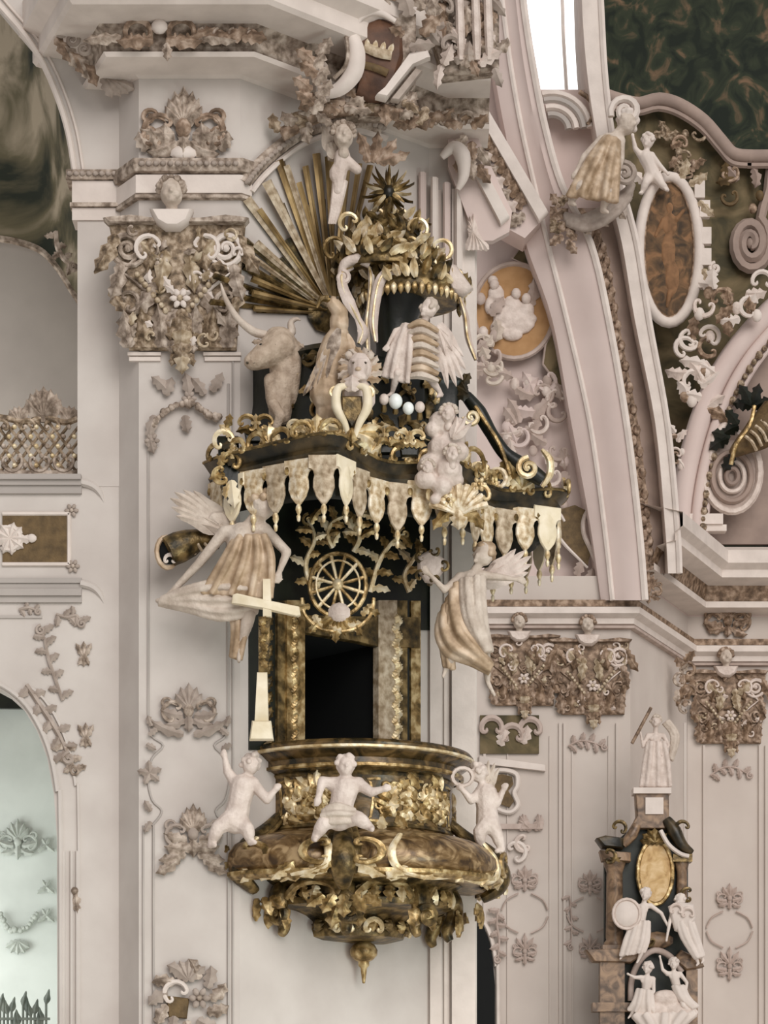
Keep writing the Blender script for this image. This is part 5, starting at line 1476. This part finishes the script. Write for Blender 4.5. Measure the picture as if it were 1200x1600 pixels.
T = Thing('raking_moulding', 'slanting pink moulding with leaf cluster running down beside the great arch', 'moulding', 800, 346, 45.45)
T.part('fillet', MB().poly([(738, 170), (762, 176), (856, 336), (842, 350)], 0, 14, 4), 'stucco_white')
T.part('backing', MB().poly([(720, 180), (745, 180), (845, 346), (820, 372), (780, 350)], -60, 0), 'plaster_pink_cast')
for i in range(14):
    u = i / 13
    T.part('leaf', MB().leaf(748 + 64 * u + 8 * (i % 2), 216 + 122 * u, 60 + 140 * (i % 2), 32, 19, 40, 4), ('stucco_brown', 'stucco_taupe', 'gilt_far', 'statue_pink')[i % 4])
T = Thing('stucco_heap', 'heap of grey-brown stucco foliage on the cornice beside the arch top', 'ornament', 700, 120, 26.4)
r = random.Random(31)
for i in range(62):
    x, y = r.uniform(630, 776), r.uniform(-30, 112)
    if x < 680 and y > 70: continue
    T.part('leaf', MB().leaf(x, y, r.uniform(0, 360), r.uniform(26, 44), r.uniform(14, 22), r.uniform(-60, 60), r.uniform(2, 16)), r.choice(('stucco_taupe', 'stucco_brown', 'stucco_faint', 'statue_pink', 'stucco_taupe')))
T.part('core', MB().poly([(640, -40), (780, -40), (780, 108), (690, 118), (676, 60), (640, 40)], -30, 2, 4), 'stucco_taupe')
for x in (716, 741, 760): T.part('pilaster_bar', MB().tube([(x, -30, 16), (x + 3, 60, 20), (x + 4, 100, 14)], [6, 7, 5], 6, smooth=3), 'statue_pink')
for x, y, R in ((690, 20, 16), (704, 78, 13), (668, 8, 14)): T.part('scroll', MB().cscroll(x, y, R, 90, 4, 18), 'stucco_faint')
# ================================================================== PENDENTIVE
YP = 46.4
T = Thing('ochre_medallion', 'round ochre medallion with pale relief figures right of the crown', 'medallion', 803, 560, YP)
ov = lambda cx, cy, rx, ry, n=36: [(cx + rx * math.cos(2 * math.pi * i / n), cy + ry * math.sin(2 * math.pi * i / n)) for i in range(n)]
T.part('field', MB().poly(ov(803, 487, 61, 72), 0, 3), 'medal_ochre')
T.part('frame', MB().tube([(x, y, 3) for x, y in ov(803, 487, 63, 74)], 4.2, 6, closed=True), 'stucco_faint_pink')
b = MB()
for x, y, rx, ry in ((775, 462, 14, 17), (790, 495, 22, 22), (812, 505, 26, 20), (800, 480, 16, 18), (822, 486, 14, 14), (778, 515, 14, 14), (800, 525, 18, 10), (770, 440, 9, 8), (830, 500, 10, 8), (764, 480, 8, 14)): b.blob(x, y, 5, rx, ry, 7)
T.part('relief_group', b, 'statue_pink', rm=2, sm=1)
for x, y in ((772, 448), (806, 462), (822, 470)): T.part('relief_head', MB().blob(x, y, 9, 8, 9, 7), 'statue_pink')
T.part('relief_branch', MB().leaf(828, 480, 70, 44, 18, 30, 4), 'stucco_faint_pink')
for i, (pts, lab) in enumerate((([(800, 405), (826, 372), (846, 430), (862, 505), (850, 450), (828, 418)], 'dark olive corner field above the ochre medallion'), ([(868, 505), (884, 618), (870, 600), (848, 570), (852, 540)], 'dark olive corner field below right of the ochre medallion'))):
    T = Thing('corner_field', lab, 'panel', pts[0][0], pts[0][1], YP)
    T.part('field', MB().poly(pts, 0, 3), 'fresco_olive'); T.part('edge', MB().tube([(x, y, 3) for x, y in pts], 1.8, 5, closed=True), 'stucco_faint_pink')
def cluster(label, x0, y0, x1, y1, n, seed, Y, mats, L=34, name='stucco_cluster', cat='ornament'):
    T = Thing(name, label, cat, (x0 + x1) / 2, y1, Y); r = random.Random(seed)
    for i in range(n):
        x, y = r.uniform(x0, x1), r.uniform(y0, y1)
        k = i % 4
        m = r.choice(mats)
        if k == 0: T.part('scroll', MB().cscroll(x, y, L * .36, r.uniform(0, 360), L * .09, 3), m)
        elif k == 1: T.part('boss', MB().blob(x, y, 2, L * .2, L * .25, L * .15), m)
        else: T.part('leaf', MB().leaf(x, y, r.uniform(0, 360), L * r.uniform(.7, 1.1), L * .45, r.uniform(-60, 60), 1), m)
    return T
FP = ('statue_pink', 'stucco_faint_pink', 'plaster_pink_cast', 'stucco_faint_pink')
cluster('pale pink stucco foliage below the ochre medallion', 790, 585, 872, 690, 26, 5, YP, FP, 40)
cluster('white stucco figures and scrolls left of the ochre medallion', 750, 445, 775, 600, 16, 6, 46.25, ('statue_pink', 'statue', 'stucco_faint_pink'), 40)
cluster('pink stucco foliage beside the right end of the canopy', 830, 690, 890, 800, 16, 8, YP, FP, 36)
cluster('pink stucco frond above the pendant fringe against the arch', 885, 560, 900, 640, 4, 9, YP, FP, 20)
T = Thing('cartouche_field', 'brown cartouche with white scroll edges above the far capitals', 'cartouche', 898, 920, YP - .1)
T.part('field', MB().poly([(868, 806), (878, 796), (898, 790), (918, 800), (914, 830), (922, 868), (918, 884), (900, 868), (880, 848), (872, 826)], 0, 4), 'panel_brown')
T.part('scroll', MB().tube([(882, 816, 4), (874, 804, 4), (866, 812, 5), (868, 832, 5), (882, 852, 5), (902, 872, 4), (918, 888, 3)], [2, 3, 3.5, 2.5, 2], 6, smooth=4), 'stucco_white')
T.part('scroll', MB().tube([(932, 780, 4), (914, 806, 5), (912, 834, 5), (924, 862, 5), (934, 892, 4), (926, 918, 3), (912, 922, 3)], [2, 4, 4, 4, 3], 6, smooth=4), 'statue_pink')
for x, y in ((900, 900), (918, 912), (860, 888)): T.part('leaf', MB().leaf(x, y, 60, 26, 15, 30, 2), 'stucco_faint_pink')

# ================================================================== ARCH CLUSTER AND DOME
mb = MB(); mb.poly([(800, -60), (925, -60), (925, 160), (880, 160), (840, 150)], -2, 0)
struct('window_1', mb, 'window_glow', False, frontal(870, 60, 49.5))
mb = MB(); mb.tube([(877, -60, 4), (880, 60, 4), (886, 160, 4)], 3, 6); struct('trim_36', mb, 'stucco_white', True, frontal(870, 60, 49.4))
mb = MB(); mb.poly([(835, 140), (936, 140), (948, 200), (964, 290), (985, 400), (880, 400)], -6, 0); struct('wall_far_spandrel', mb, 'plaster_pink_cast', False, frontal(900, 250, 46.4))
YR = 46.1
T = Thing('scroll_gable', 'grey-white ribbed scroll gable beneath the bright window', 'ornament', 890, 205, YR)
for i, rr_ in enumerate((26, 38, 50, 60)):
    T.part('rib', MB().tube([(862 + rr_ * math.cos(math.radians(a)), 206 - rr_ * .98 * math.sin(math.radians(a)), 4) for a in range(5, 106, 10)], 5.5, 6), 'stucco_white' if i % 2 else 'plaster_grey')
T.part('dark_edge', MB().tube([(905, 146, 6), (922, 160, 8), (928, 178, 8), (918, 198, 6)], 4, 6, smooth=4), 'gilt_far')
T = Thing('seated_angel_statue', 'seated pinkish angel with curled white hair under the window', 'statue', 930, 320, 45.15)
human(T, dict(head=(978, 196, 10), shL=(938, 226, 14), shR=(968, 224, 10), pelvis=(926, 288, 10), elL=(912, 252, 18), haL=(900, 276, 24), elR=(968, 258, 20), haR=(960, 288, 26), knL=(905, 302, 30), ftL=(890, 322, 14), knR=(948, 310, 32), ftR=(940, 335, 16)), 42, 'statue', 'stucco_white', 1.1, (.7, .2, .6))
T.part('robe', folds([(946, 224, 24), (920, 262, 34), (886, 318, 28)], [(962, 228, 22), (960, 275, 36), (958, 330, 34)], 5, 7), 'drapery_gold', rm=2.4, sm=2)
T.part('curl', MB().curl(976, 180, 24, 200, 1.6, -1, 6, 14), 'stucco_white')
T.part('scroll', MB().curl(974, 276, 18, 90, 1.7, -1, 5, 12), 'stucco_faint')
T = Thing('grey_festoon', 'lilac-grey stucco festoon with dark leaves across the arch crown', 'festoon', 910, 350, 45.45)
T.part('swag', folds([(880, 338, 8), (910, 345, 12), (950, 325, 14), (990, 290, 10)], [(884, 352, 6), (915, 362, 10), (955, 345, 12), (984, 312, 8)], 4, 6), 'stucco_faint', rm=2.2, sm=1)
for i in range(12): T.part('leaf', MB().leaf(866 + (i % 4) * 7, 322 + i * 5, 90 * i + 20, 26, 15, 30, 6), 'stucco_brown' if i % 3 else 'gilt_capital')
for i in range(8): T.part('leaf', MB().leaf(905 + i * 9, 348 - i * 4, -60 - 20 * (i % 3), 28, 14, 20, 10), 'stucco_faint' if i % 2 else 'stucco_taupe')
T = Thing('putto_statue', 'tiny white putto perched on top of the tall oval medallion', 'statue', 1015, 290, 49.25)
human(T, dict(head=(1012, 222, 4), shL=(1000, 242, 2), shR=(1018, 244, 2), pelvis=(1020, 276, 2), elL=(992, 236, 8), haL=(988, 220, 12), elR=(1030, 262, 8), haR=(1040, 274, 12), knL=(1008, 290, 12), ftL=(1002, 304, 6), knR=(1032, 292, 12), ftR=(1042, 300, 8)), 26, 'stucco_white', 'stucco_white', 1.2, (-.4, 0, .9), fingers=False)
T = Thing('tall_oval_medallion', 'tall oval brown painting in a white frame beside the arch', 'medallion', 1045, 500, 49.4)
T.part('field', MB().poly(ov(1045, 392, 41, 108), 0, 4), 'medal_brown')
T.part('frame', MB().tube([(x, y, 5) for x, y in ov(1045, 392, 47, 114)], 8.5, 8, closed=True), 'stucco_white')
T.part('inner_bead', MB().tube([(x, y, 5) for x, y in ov(1045, 392, 39, 106)], 2.2, 6, closed=True), 'gilt_far')
b = MB().blob(1046, 326, 3, 7, 10, 2.5).blob(1046, 352, 3, 14, 20, 3).blob(1044, 395, 3, 13, 32, 3).blob(1050, 435, 3, 13, 30, 3).cap((1036, 345, 3), (1024, 370, 3), 4, 3).cap((1056, 345, 3), (1068, 330, 3), 4, 3).cap((1046, 460, 3), (1042, 480, 3), 5, 3)
T.part('painted_figure', b, 'medal_ochre_dark', rm=1.6, sm=2)
for x, y, a in ((1092, 300, 60), (1100, 330, 80), (1102, 372, 90), (1102, 405, 95), (1096, 440, 100)): T.part('frame_block', MB().obox((x, -y, 6), (8, 0, 0), (0, 13, 0), (0, 0, 6)), 'stucco_white')
for x, y, a, L in ((1062, 284, 60, 34), (1076, 292, 20, 34), (1092, 318, -60, 34), (1004, 290, 130, 30), (1096, 425, -60, 34), (1090, 446, -20, 30)): T.part('leaf', MB().leaf(x, y, a, L, 16, 30, 10), 'gilt_light' if L == 34 else 'stucco_white')
T.part('scroll', MB().curl(1116, 422, 9, 90, 1.4, 1, 3.5, 8), 'stucco_white')
# painted ground round the oval, curved frame and dome edge
mb = MB(); mb.poly([(945, 175), (1000, 170), (1045, 158), (1095, 185), (1140, 240), (1800, 250), (1800, 845), (1030, 845)], -10, 0)
struct('wall_lunette', mb, 'fresco_olive', False, frontal(1050, 400, 50.4))
mb = MB(); edge = [(944, 150, 4), (968, 158, 4), (998, 164, 4), (1030, 157, 4), (1062, 166, 4), (1098, 190, 4), (1126, 222, 4), (1145, 242, 4), (1175, 246, 4), (1230, 246, 4), (1800, 246, 4)]
mb.tube(edge, 11, 8, smooth=4); mb.tube([(x - 2, y + 14, 4) for x, y, d in edge], 5, 6, smooth=4); struct('trim_37', mb, 'moulding_mauve', True, frontal(1050, 200, 50.2))
T = Thing('painted_volute', 'taupe spiral volute on the dark olive ground at the right edge', 'volute', 1172, 420, 50.3)
b = MB(); pts = []
for i in range(40):
    t = i / 39; a = math.radians(60) - t * 2.4 * 2 * math.pi; rr_ = 1 - t * .85
    pts.append((1172 + 32 * rr_ * math.cos(a), 382 - 46 * rr_ * math.sin(a), 3 + 4 * t))
b.tube([(1204, 262, 3), (1200, 300, 3), (1192, 325, 3)] + pts, [8, 9, 8, 5], 6); T.part('spiral', b, 'moulding_mauve'); T.part('eye', MB().blob(1172, 382, 5, 7, 9, 5), 'moulding_mauve')
cluster('brown leaf ornaments under the curved frame of the dome painting', 1035, 205, 1105, 270, 16, 12, 50.2, ('stucco_brown', 'gilt_far', 'gilt_capital'), 30)
cluster('dark stucco foliage below the curved frame at the right edge', 1120, 262, 1195, 330, 8, 13, 50.2, ('moulding_mauve', 'gilt_far', 'panel_brown'), 34)
# lunette arch at the right edge
mb = MB(); la = [(1062, 842, 6), (1064, 790, 6), (1076, 720, 6), (1098, 645, 6), (1128, 580, 6), (1168, 525, 6), (1230, 465, 6), (1310, 425, 6), (1400, 412, 6), (1490, 430, 6)]
mb.tube(la, 17, 8, smooth=5); mb.tube([(x + 24, y + 8, 8) for x, y, d in la], 9, 8, smooth=5); mb.tube([(x + 40, y + 14, 5) for x, y, d in la], 4, 6, smooth=5)
o37 = struct('trim_38', mb, 'plaster_pink_cast', True, frontal(1100, 700, 49.4))
mb = MB(); 
for i, p in enumerate(catmull([Vector((x + 34, y + 12, 12)) for x, y, d in la], 5)): mb.blob(p.x, p.y, p.z, 5 + 2 * (i % 2), n=6)
f = frontal(1100, 700, 49.4); bo = link_mesh('bead_row', [f(v) for v in mb.v], mb.f, 'gilt_capital', o37)
mb = MB(); mb.poly([(1060, 850), (1070, 780), (1084, 715), (1104, 650), (1134, 588), (1174, 532), (1235, 472), (1310, 432), (1400, 420), (1560, 470), (1640, 850)], -8, 0); struct('wall_lunette_inner', mb, 'moulding_mauve', False, frontal(1100, 700, 49.9))
mb = MB(); mb.box(1052, 806, 1128, 822, -10, 14); mb.box(1056, 822, 1134, 832, -10, 10); struct('trim_39', mb, 'stucco_white', False, frontal(1090, 815, 49.4))
T = Thing('great_volute', 'large ringed white volute with dark leaves in the right lunette', 'volute', 1145, 805, 49.3)
for i, (rx, ry, w) in enumerate(((44, 62, 6), (30, 38, 5), (19, 24, 4), (9, 12, 4))):
    T.part('ring', MB().tube([(1143 + rx * math.cos(2 * math.pi * k / 26), 746 - (8 if i == 0 else 0) + ry * math.sin(2 * math.pi * k / 26), 2 + i * 2) for k in range(26)], w, 6, closed=True), 'statue_pink' if i % 2 == 0 else 'moulding_mauve')
T.part('disc', MB().poly(ov(1143, 744, 42, 56), -6, 1), 'stucco_faint_pink')
T.part('neck', MB().tube([(1108, 720, 2), (1116, 685, 4), (1136, 660, 5)], [6, 8, 5], 8, smooth=4), 'statue_pink')
for i, (x, y, a, L) in enumerate(((1172, 640, 110, 40), (1170, 640, 60, 40), (1172, 640, 160, 30), (1150, 668, 120, 30), (1152, 670, 200, 30), (1136, 690, 200, 34), (1138, 690, 150, 30), (1145, 715, 230, 30), (1176, 640, 20, 30))): T.part('leaf', MB().leaf(x, y, a, L, 18, 20, 12), 'dark_green' if i % 3 else 'altar_dark')
T = Thing('ribbed_horn', 'brown ribbed horn of leaves rising from the great volute at the right edge', 'horn', 1180, 720, 49.0)
T.part('horn', MB().tube([(1142, 712, 6), (1160, 698, 8), (1185, 680, 8), (1215, 650, 8)], [6, 16, 26, 30], 10, smooth=4), 'panel_brown')
for i in range(6): T.part('rib', MB().tube([(1160 + i * 8, 690 - i * 8, 30), (1170 + i * 8, 700 - i * 8, 34), (1178 + i * 8, 712 - i * 7, 28)], 2.6, 5, smooth=3), 'gilt_light')
T.part('gold_stem', MB().tube([(1140, 730, 14), (1148, 700, 20), (1168, 672, 22), (1176, 640, 20)], 3.4, 6, smooth=4), 'gold')
cluster('white stucco ribbons and leaves between the oval medallion and the lunette arch', 1052, 525, 1110, 640, 22, 15, 49.2, ('stucco_white', 'statue_pink', 'stucco_white', 'gilt_far'), 42)
cluster('white stucco blocks and scrolls at the crown of the right lunette arch', 1092, 440, 1190, 500, 16, 16, 48.9, ('stucco_white', 'statue_pink', 'stucco_white', 'gilt_far'), 42)
cluster('narrow white stucco fronds down the side of the lunette arch', 1052, 650, 1066, 740, 8, 18, 49.2, ('stucco_white', 'statue_pink', 'stucco_brown'), 24)
# figures painted on the dome, kept as flat painted shapes on its surface
# ================================================================== FAR PIER
GF = 'cherub capitals on the far pier'
capital('left cherub capital of the far pier, nearest the right angel', 815, 968, .54, YF - .04, 'gilt_far', 'stucco_brown', 'statue_pink', 'gilt_light', seed=4, group=GF)
capital('second cherub capital of the far pier, above the plain wall strip', 922, 972, .58, YF - .04, 'gilt_far', 'stucco_brown', 'statue_pink', 'gilt_light', seed=5, group=GF)
capital('right cherub capital of the far pier at the photo edge', 1137, 1022, .56, YG - .04, 'gilt_far', 'stucco_brown', 'statue_pink', 'gilt_light', seed=6, group=GF)
cluster('dark leafy half capital in the corner left of the rightmost capital', 1056, 1030, 1078, 1105, 14, 20, 48.0, ('gilt_far', 'stucco_brown', 'stucco_taupe'), 28)
T = Thing('frieze_ornament', 'small brown stucco trophy on the slanting frieze of the far pier', 'ornament', 1012, 945, 45.9)
rocaille(T, 1013, 918, 46, 56, 21, 'stucco_brown', 'gilt_far', crest=5)
T = Thing('frieze_ornament', 'larger brown stucco trophy on the frieze at the right edge', 'ornament', 1137, 990, YG - .05)
rocaille(T, 1137, 966, 78, 62, 22, 'stucco_brown', 'gilt_far', crest=7)
T = Thing('painted_picture', 'brown painted panel low behind the right angel foot', 'panel', 800, 1180, YF - .02)
T.part('field', MB().box(750, 1118, 842, 1178, 0, 3), 'fresco_olive')
for x, y in ((768, 1138), (800, 1150), (828, 1140)): T.part('scroll', MB().cscroll(x, y, 16, 90, 5, 4), 'stucco_faint_pink')
for x, y in ((780, 1165), (815, 1162)): T.part('leaf', MB().leaf(x, y, 60, 30, 18, 30, 3), 'statue_pink')
T.part('sill', MB().poly([(748, 1182), (852, 1196), (852, 1206), (748, 1194)], 0, 8, 2), 'stucco_white')
T = Thing('heart_cartouche', 'heart-shaped brown cartouche in a white frame right of the pulpit', 'cartouche', 785, 1290, YF - .02)
T.part('field', MB().poly([(770, 1214), (784, 1210), (800, 1214), (802, 1226), (794, 1236), (803, 1252), (796, 1262), (780, 1256), (770, 1240)], 0, 4), 'panel_brown')
T.part('frame', MB().tube([(766, 1210, 3), (784, 1204, 4), (806, 1210, 4), (808, 1228, 4), (803, 1240, 4), (809, 1258, 4), (796, 1270, 4), (774, 1262, 4), (762, 1240, 3)], 4, 6, smooth=4, closed=True), 'stucco_white')
T.part('sill', MB().box(762, 1288, 848, 1296, 0, 7), 'stucco_faint_pink')
for i in range(6): T.part('leaf', MB().leaf(812 + i * 6, 1298, 60 + 25 * (i % 4), 26, 13, 20, 3), 'stucco_faint_pink')
T.part('scroll', MB().cscroll(806, 1332, 15, 30, 4, 4), 'stucco_white'); T.part('scroll', MB().cscroll(818, 1318, 12, 200, 4, 4), 'statue_pink')
for lab, x, y, w, h, Yp in (('upper', 820, 1372, 44, 46, YF), ('lower', 820, 1482, 40, 56, YF), ('upper', 1140, 1400, 44, 46, YG), ('lower', 1140, 1505, 44, 60, YG), ('upper', 922, 1378, 40, 44, YF), ('lower', 922, 1480, 36, 50, YF)):
    T = Thing('panel_ornament', '%s faint stucco ornament on the %s strip of the far pier' % (lab, {820: 'left', 922: 'middle', 1140: 'rightmost'}[x]), 'ornament', x, y + h / 2, Yp - .04)
    rocaille(T, x, y, w, h, x + y, 'stucco_faint_pink', 'stucco_faint_pink', crest=3)
    s_ = 1 if lab == 'upper' else -1
    for sx in (-1, 1): T.part('line', MB().tube([(x + sx * 10, y + s_ * 24, 1), (x + sx * 28, y + s_ * 34, 1), (x + sx * 36, y + s_ * 50, 1)], 1.5, 5, smooth=3), 'stucco_faint_pink')
tendril('faint stucco garland under the second far capital', [(888, 1166), (905, 1158), (925, 1160), (945, 1168)], 8, YF - .03, 'stucco_faint_pink', r=1.6, ls=15)
tendril('faint stucco garland under the rightmost far capital', [(1110, 1212), (1128, 1200), (1150, 1200), (1172, 1212)], 8, YG - .03, 'stucco_faint_pink', r=1.6, ls=15)
tendril('faint stucco spray on the jamb right of the dark opening', [(780, 1420), (776, 1440), (780, 1470), (778, 1500)], 8, YF - .1, 'stucco_faint_pink', r=1.8, ls=16)
tendril('faint stucco sprigs on the wall left of the side altar', [(890, 1400), (893, 1440), (892, 1480)], 7, YF - .03, 'stucco_faint_pink', r=1.2, ls=13)

# ================================================================== SIDE ALTAR
YA = 44.6
T = Thing('side_altar', 'brown marble side altar with an oval gold picture at the lower right', 'altar', 1010, 1800, YA)
part = T.part
part('backing', MB().poly([(945, 1330), (990, 1290), (1050, 1290), (1076, 1335), (1076, 1480), (1090, 1520), (1085, 2060), (930, 2060), (945, 1480)], -24, -8), 'altar_dark')
for x0, x1, y0, y1 in ((946, 974, 1346, 1478), (1056, 1074, 1346, 1440)):
    w = (x1 - x0) / 2; c = (x0 + x1) / 2
    part('column', MB().lathe(c, 0, [(w * 1.15, y1), (w * 1.2, y1 - 4), (w * .95, y1 - 9), (w, y1 - 12), (w * .9, y0 + 18), (w * 1.0, y0 + 14), (w * 1.25, y0 + 4), (w * 1.25, y0)], 12, d=2), 'marble_altar')
    part('column_base', MB().box(x0 - 6, y1, x1 + 6, y1 + 10, -10, 20), 'marble_altar')
    part('column_capital', MB().lathe(c, 0, [(w * .95, y0 + 14), (w * 1.2, y0 + 4), (w * 1.5, y0 - 4)], 10, d=2), 'gold_dark')
part('entablature', MB().poly([(936, 1330), (984, 1334), (984, 1348), (940, 1346)], -14, 20, 3), 'marble_altar')
part('cornice', MB().poly([(930, 1312), (944, 1308), (972, 1312), (972, 1328), (940, 1326)], -14, 26, 4), 'dark_rim')
part('gable', MB().tube([(1040, 1282, 10), (1052, 1300, 14), (1064, 1322, 14), (1080, 1334, 12)], [8, 11, 9, 5], 8, smooth=4), 'dark_rim')
part('gable', MB().tube([(994, 1290, 10), (986, 1306, 12), (972, 1322, 12)], [7, 9, 6], 8, smooth=4), 'marble_altar')
part('gable_fillet', MB().tube([(1030, 1300, 20), (1042, 1322, 22), (1060, 1336, 20), (1074, 1340, 18)], 3.5, 6, smooth=4), 'stucco_white')
part('entablature', MB().box(1050, 1336, 1080, 1348, -14, 16), 'gold_dark')
part('pedestal', MB().poly([(992, 1240), (1044, 1240), (1044, 1276), (1054, 1296), (984, 1296), (994, 1276)], -16, 12, 2), 'marble_altar')
part('pedestal_cap', MB().box(988, 1233, 1047, 1242, -18, 18), 'stucco_white'); part('plaque', MB().box(1007, 1248, 1035, 1274, 10, 15), 'stucco_white')
part('picture_field', MB().poly(ov(1023, 1364, 24, 46), 0, 8), 'altar_picture'); part('picture_frame', MB().tube([(x, y, 8) for x, y in ov(1023, 1364, 27, 50)], 3.5, 6, closed=True), 'gold')
for a in range(7): part('crest_leaf', MB().leaf(1022, 1318, 10 + a * 27, 24, 11, 0, 10), 'gold' if a % 2 else 'gold_dark')
part('base_cornice', MB().poly([(912, 1486), (985, 1484), (998, 1496), (985, 1506), (925, 1504)], -10, 30, 3), 'marble_altar')
part('base_cornice', MB().poly([(1062, 1486), (1092, 1500), (1098, 1512), (1070, 1518), (1050, 1500)], -10, 24, 3), 'marble_altar')
part('base_pedestal', MB().box(936, 1504, 974, 2060, -8, 22), 'marble_altar'); part('base_pedestal', MB().box(1070, 1516, 1088, 2060, -8, 18), 'marble_altar')
part('lower_cornice', MB().box(924, 1568, 984, 1582, -8, 28), 'marble_altar'); part('mensa', MB().box(930, 1700, 1090, 2060, -8, 40), 'marble_altar')
part('arch_frame', MB().tube([(984, 1565, 14), (986, 1530, 14), (1000, 1500, 14), (1022, 1486, 14), (1046, 1496, 14), (1064, 1520, 14)], 5, 8, smooth=4), 'stucco_faint_pink')
part('console', MB().blob(1026, 1470, 8, 26, 14, 10), 'marble_altar')
for i in range(5): part('scroll', MB().cscroll((950, 966, 1064, 1072, 1010)[i], (1340, 1296, 1296, 1400, 1470)[i], 10, 60 * i, 3, 20), 'gold_dark')
T = Thing('altar_statue', 'robed statue with a slanting staff standing on top of the side altar', 'statue', 1020, 1234, YA)
human(T, dict(head=(1024, 1128, 6), shL=(1012, 1150, 4), shR=(1036, 1150, 4), pelvis=(1022, 1186, 4), elL=(1004, 1168, 8), haL=(1000, 1150, 12), elR=(1044, 1166, 8), haR=(1034, 1180, 14), knL=(1014, 1208, 10), ftL=(1012, 1230, 4), knR=(1030, 1208, 8), ftR=(1030, 1230, 4)), 22, 'statue_pink', 'statue', 1.0, (-.2, 0, 1), fingers=False)
T.part('robe', folds([(1012, 1160, 10), (1006, 1195, 12), (1000, 1232, 10)], [(1036, 1160, 10), (1042, 1195, 12), (1046, 1232, 10)], 6, 4), 'statue_pink', rm=1.8, sm=1)
T.part('staff', MB().tube([(1016, 1108, 14), (986, 1164, 14)], 2.6, 6), 'gilt_far'); T.part('cloak', folds([(1036, 1130, 0), (1050, 1150, 0), (1046, 1185, 2)], [(1044, 1124, -2), (1060, 1150, -2), (1050, 1190, 0)], 3, 3), 'statue', rm=1.8)
def altar_angel(lab, cx, cy, J, s, face, rb):
    T = Thing('altar_angel', lab, 'statue', cx, cy, YA - .3)
    human(T, J, s, 'stucco_white', 'stucco_white', 1.05, face, fingers=False)
    T.part('robe', folds(rb[0], rb[1], 5, 4), 'stucco_white', rm=1.8, sm=1)
    return T
T = altar_angel('white angel leaning on a round shield left on the side altar', 995, 1490, dict(head=(1008, 1398, 10), shL=(992, 1418, 8), shR=(1016, 1416, 8), pelvis=(998, 1456, 8), elL=(980, 1412, 14), haL=(972, 1420, 18), elR=(1032, 1428, 12), haR=(1042, 1448, 12), knL=(980, 1476, 18), ftL=(970, 1496, 10), knR=(1004, 1480, 18), ftR=(996, 1502, 10)), 22, (-.3, .2, .9), ([(988, 1440, 16), (976, 1470, 20), (968, 1496, 16)], [(1012, 1440, 16), (1010, 1470, 20), (1004, 1490, 16)]))
T.part('disc', MB().poly(ov(977, 1430, 20, 22, 20), 16, 24, 4), 'stucco_white'); T.part('disc_rim', MB().tube([(x, y, 22) for x, y in ov(977, 1430, 21, 23, 20)], 2.5, 6, closed=True), 'statue_pink')
T = altar_angel('white angel with a scrolled tablet on the right of the side altar', 1065, 1500, dict(head=(1062, 1408, 8), shL=(1050, 1426, 8), shR=(1074, 1428, 6), pelvis=(1072, 1466, 8), elL=(1044, 1446, 14), haL=(1040, 1468, 16), elR=(1082, 1450, 12), haR=(1070, 1462, 18), knL=(1080, 1484, 16), ftL=(1090, 1506, 10), knR=(1090, 1482, 14), ftR=(1098, 1502, 8)), 22, (-.5, .2, .8), ([(1056, 1440, 16), (1064, 1466, 20), (1086, 1500, 14)], [(1080, 1440, 14), (1088, 1466, 16), (1098, 1496, 12)]))
T.part('tablet', MB().poly([(1042, 1418), (1056, 1410), (1082, 1414), (1086, 1436), (1070, 1462), (1052, 1456)], 14, 20, 4), 'stucco_white')
for x, y in ((1054, 1424), (1072, 1430)): T.part('scroll', MB().cscroll(x, y, 9, 90, 2.5, 22), 'statue_pink')
altar_angel('white putto kneeling at the left in the lower niche of the side altar', 1010, 1580, dict(head=(1012, 1512, 8), shL=(1000, 1528, 8), shR=(1020, 1530, 6), pelvis=(1008, 1560, 6), elL=(990, 1528, 12), haL=(982, 1524, 14), elR=(1020, 1550, 14), haR=(1012, 1562, 18), knL=(994, 1572, 16), ftL=(984, 1588, 8), knR=(1018, 1578, 16), ftR=(1026, 1592, 8)), 21, (-.5, .2, .8), ([(996, 1545, 14), (990, 1565, 16), (980, 1580, 12)], [(1016, 1548, 14), (1018, 1568, 16), (1024, 1590, 12)]))
altar_angel('white putto raising an arm at the right in the lower niche of the side altar', 1055, 1575, dict(head=(1052, 1506, 8), shL=(1042, 1522, 8), shR=(1062, 1522, 6), pelvis=(1060, 1556, 6), elL=(1034, 1516, 12), haL=(1030, 1498, 14), elR=(1072, 1536, 10), haR=(1070, 1552, 14), knL=(1066, 1572, 16), ftL=(1078, 1584, 8), knR=(1076, 1570, 14), ftR=(1088, 1582, 8)), 20, (-.2, .1, .9), ([(1050, 1540, 12), (1060, 1560, 14), (1080, 1578, 10)], [(1066, 1540, 12), (1074, 1560, 14), (1090, 1574, 10)]))
T = Thing('altar_cloth', 'white draped cloth and cloud at the bottom of the side altar', 'drapery', 1035, 1640, YA - .35)
T.part('cloth', folds([(990, 1585, 10), (1010, 1610, 14), (1018, 1650, 10)], [(1085, 1582, 8), (1060, 1605, 12), (1045, 1650, 8)], 7, 8), 'stucco_white', rm=2.2, sm=1)
T.part('cloud', MB().blob(1040, 1560, 4, 24, 14, 10).blob(1060, 1580, 4, 26, 14, 10).blob(1025, 1580, 4, 22, 14, 10), 'statue_pink', rm=2, sm=2)
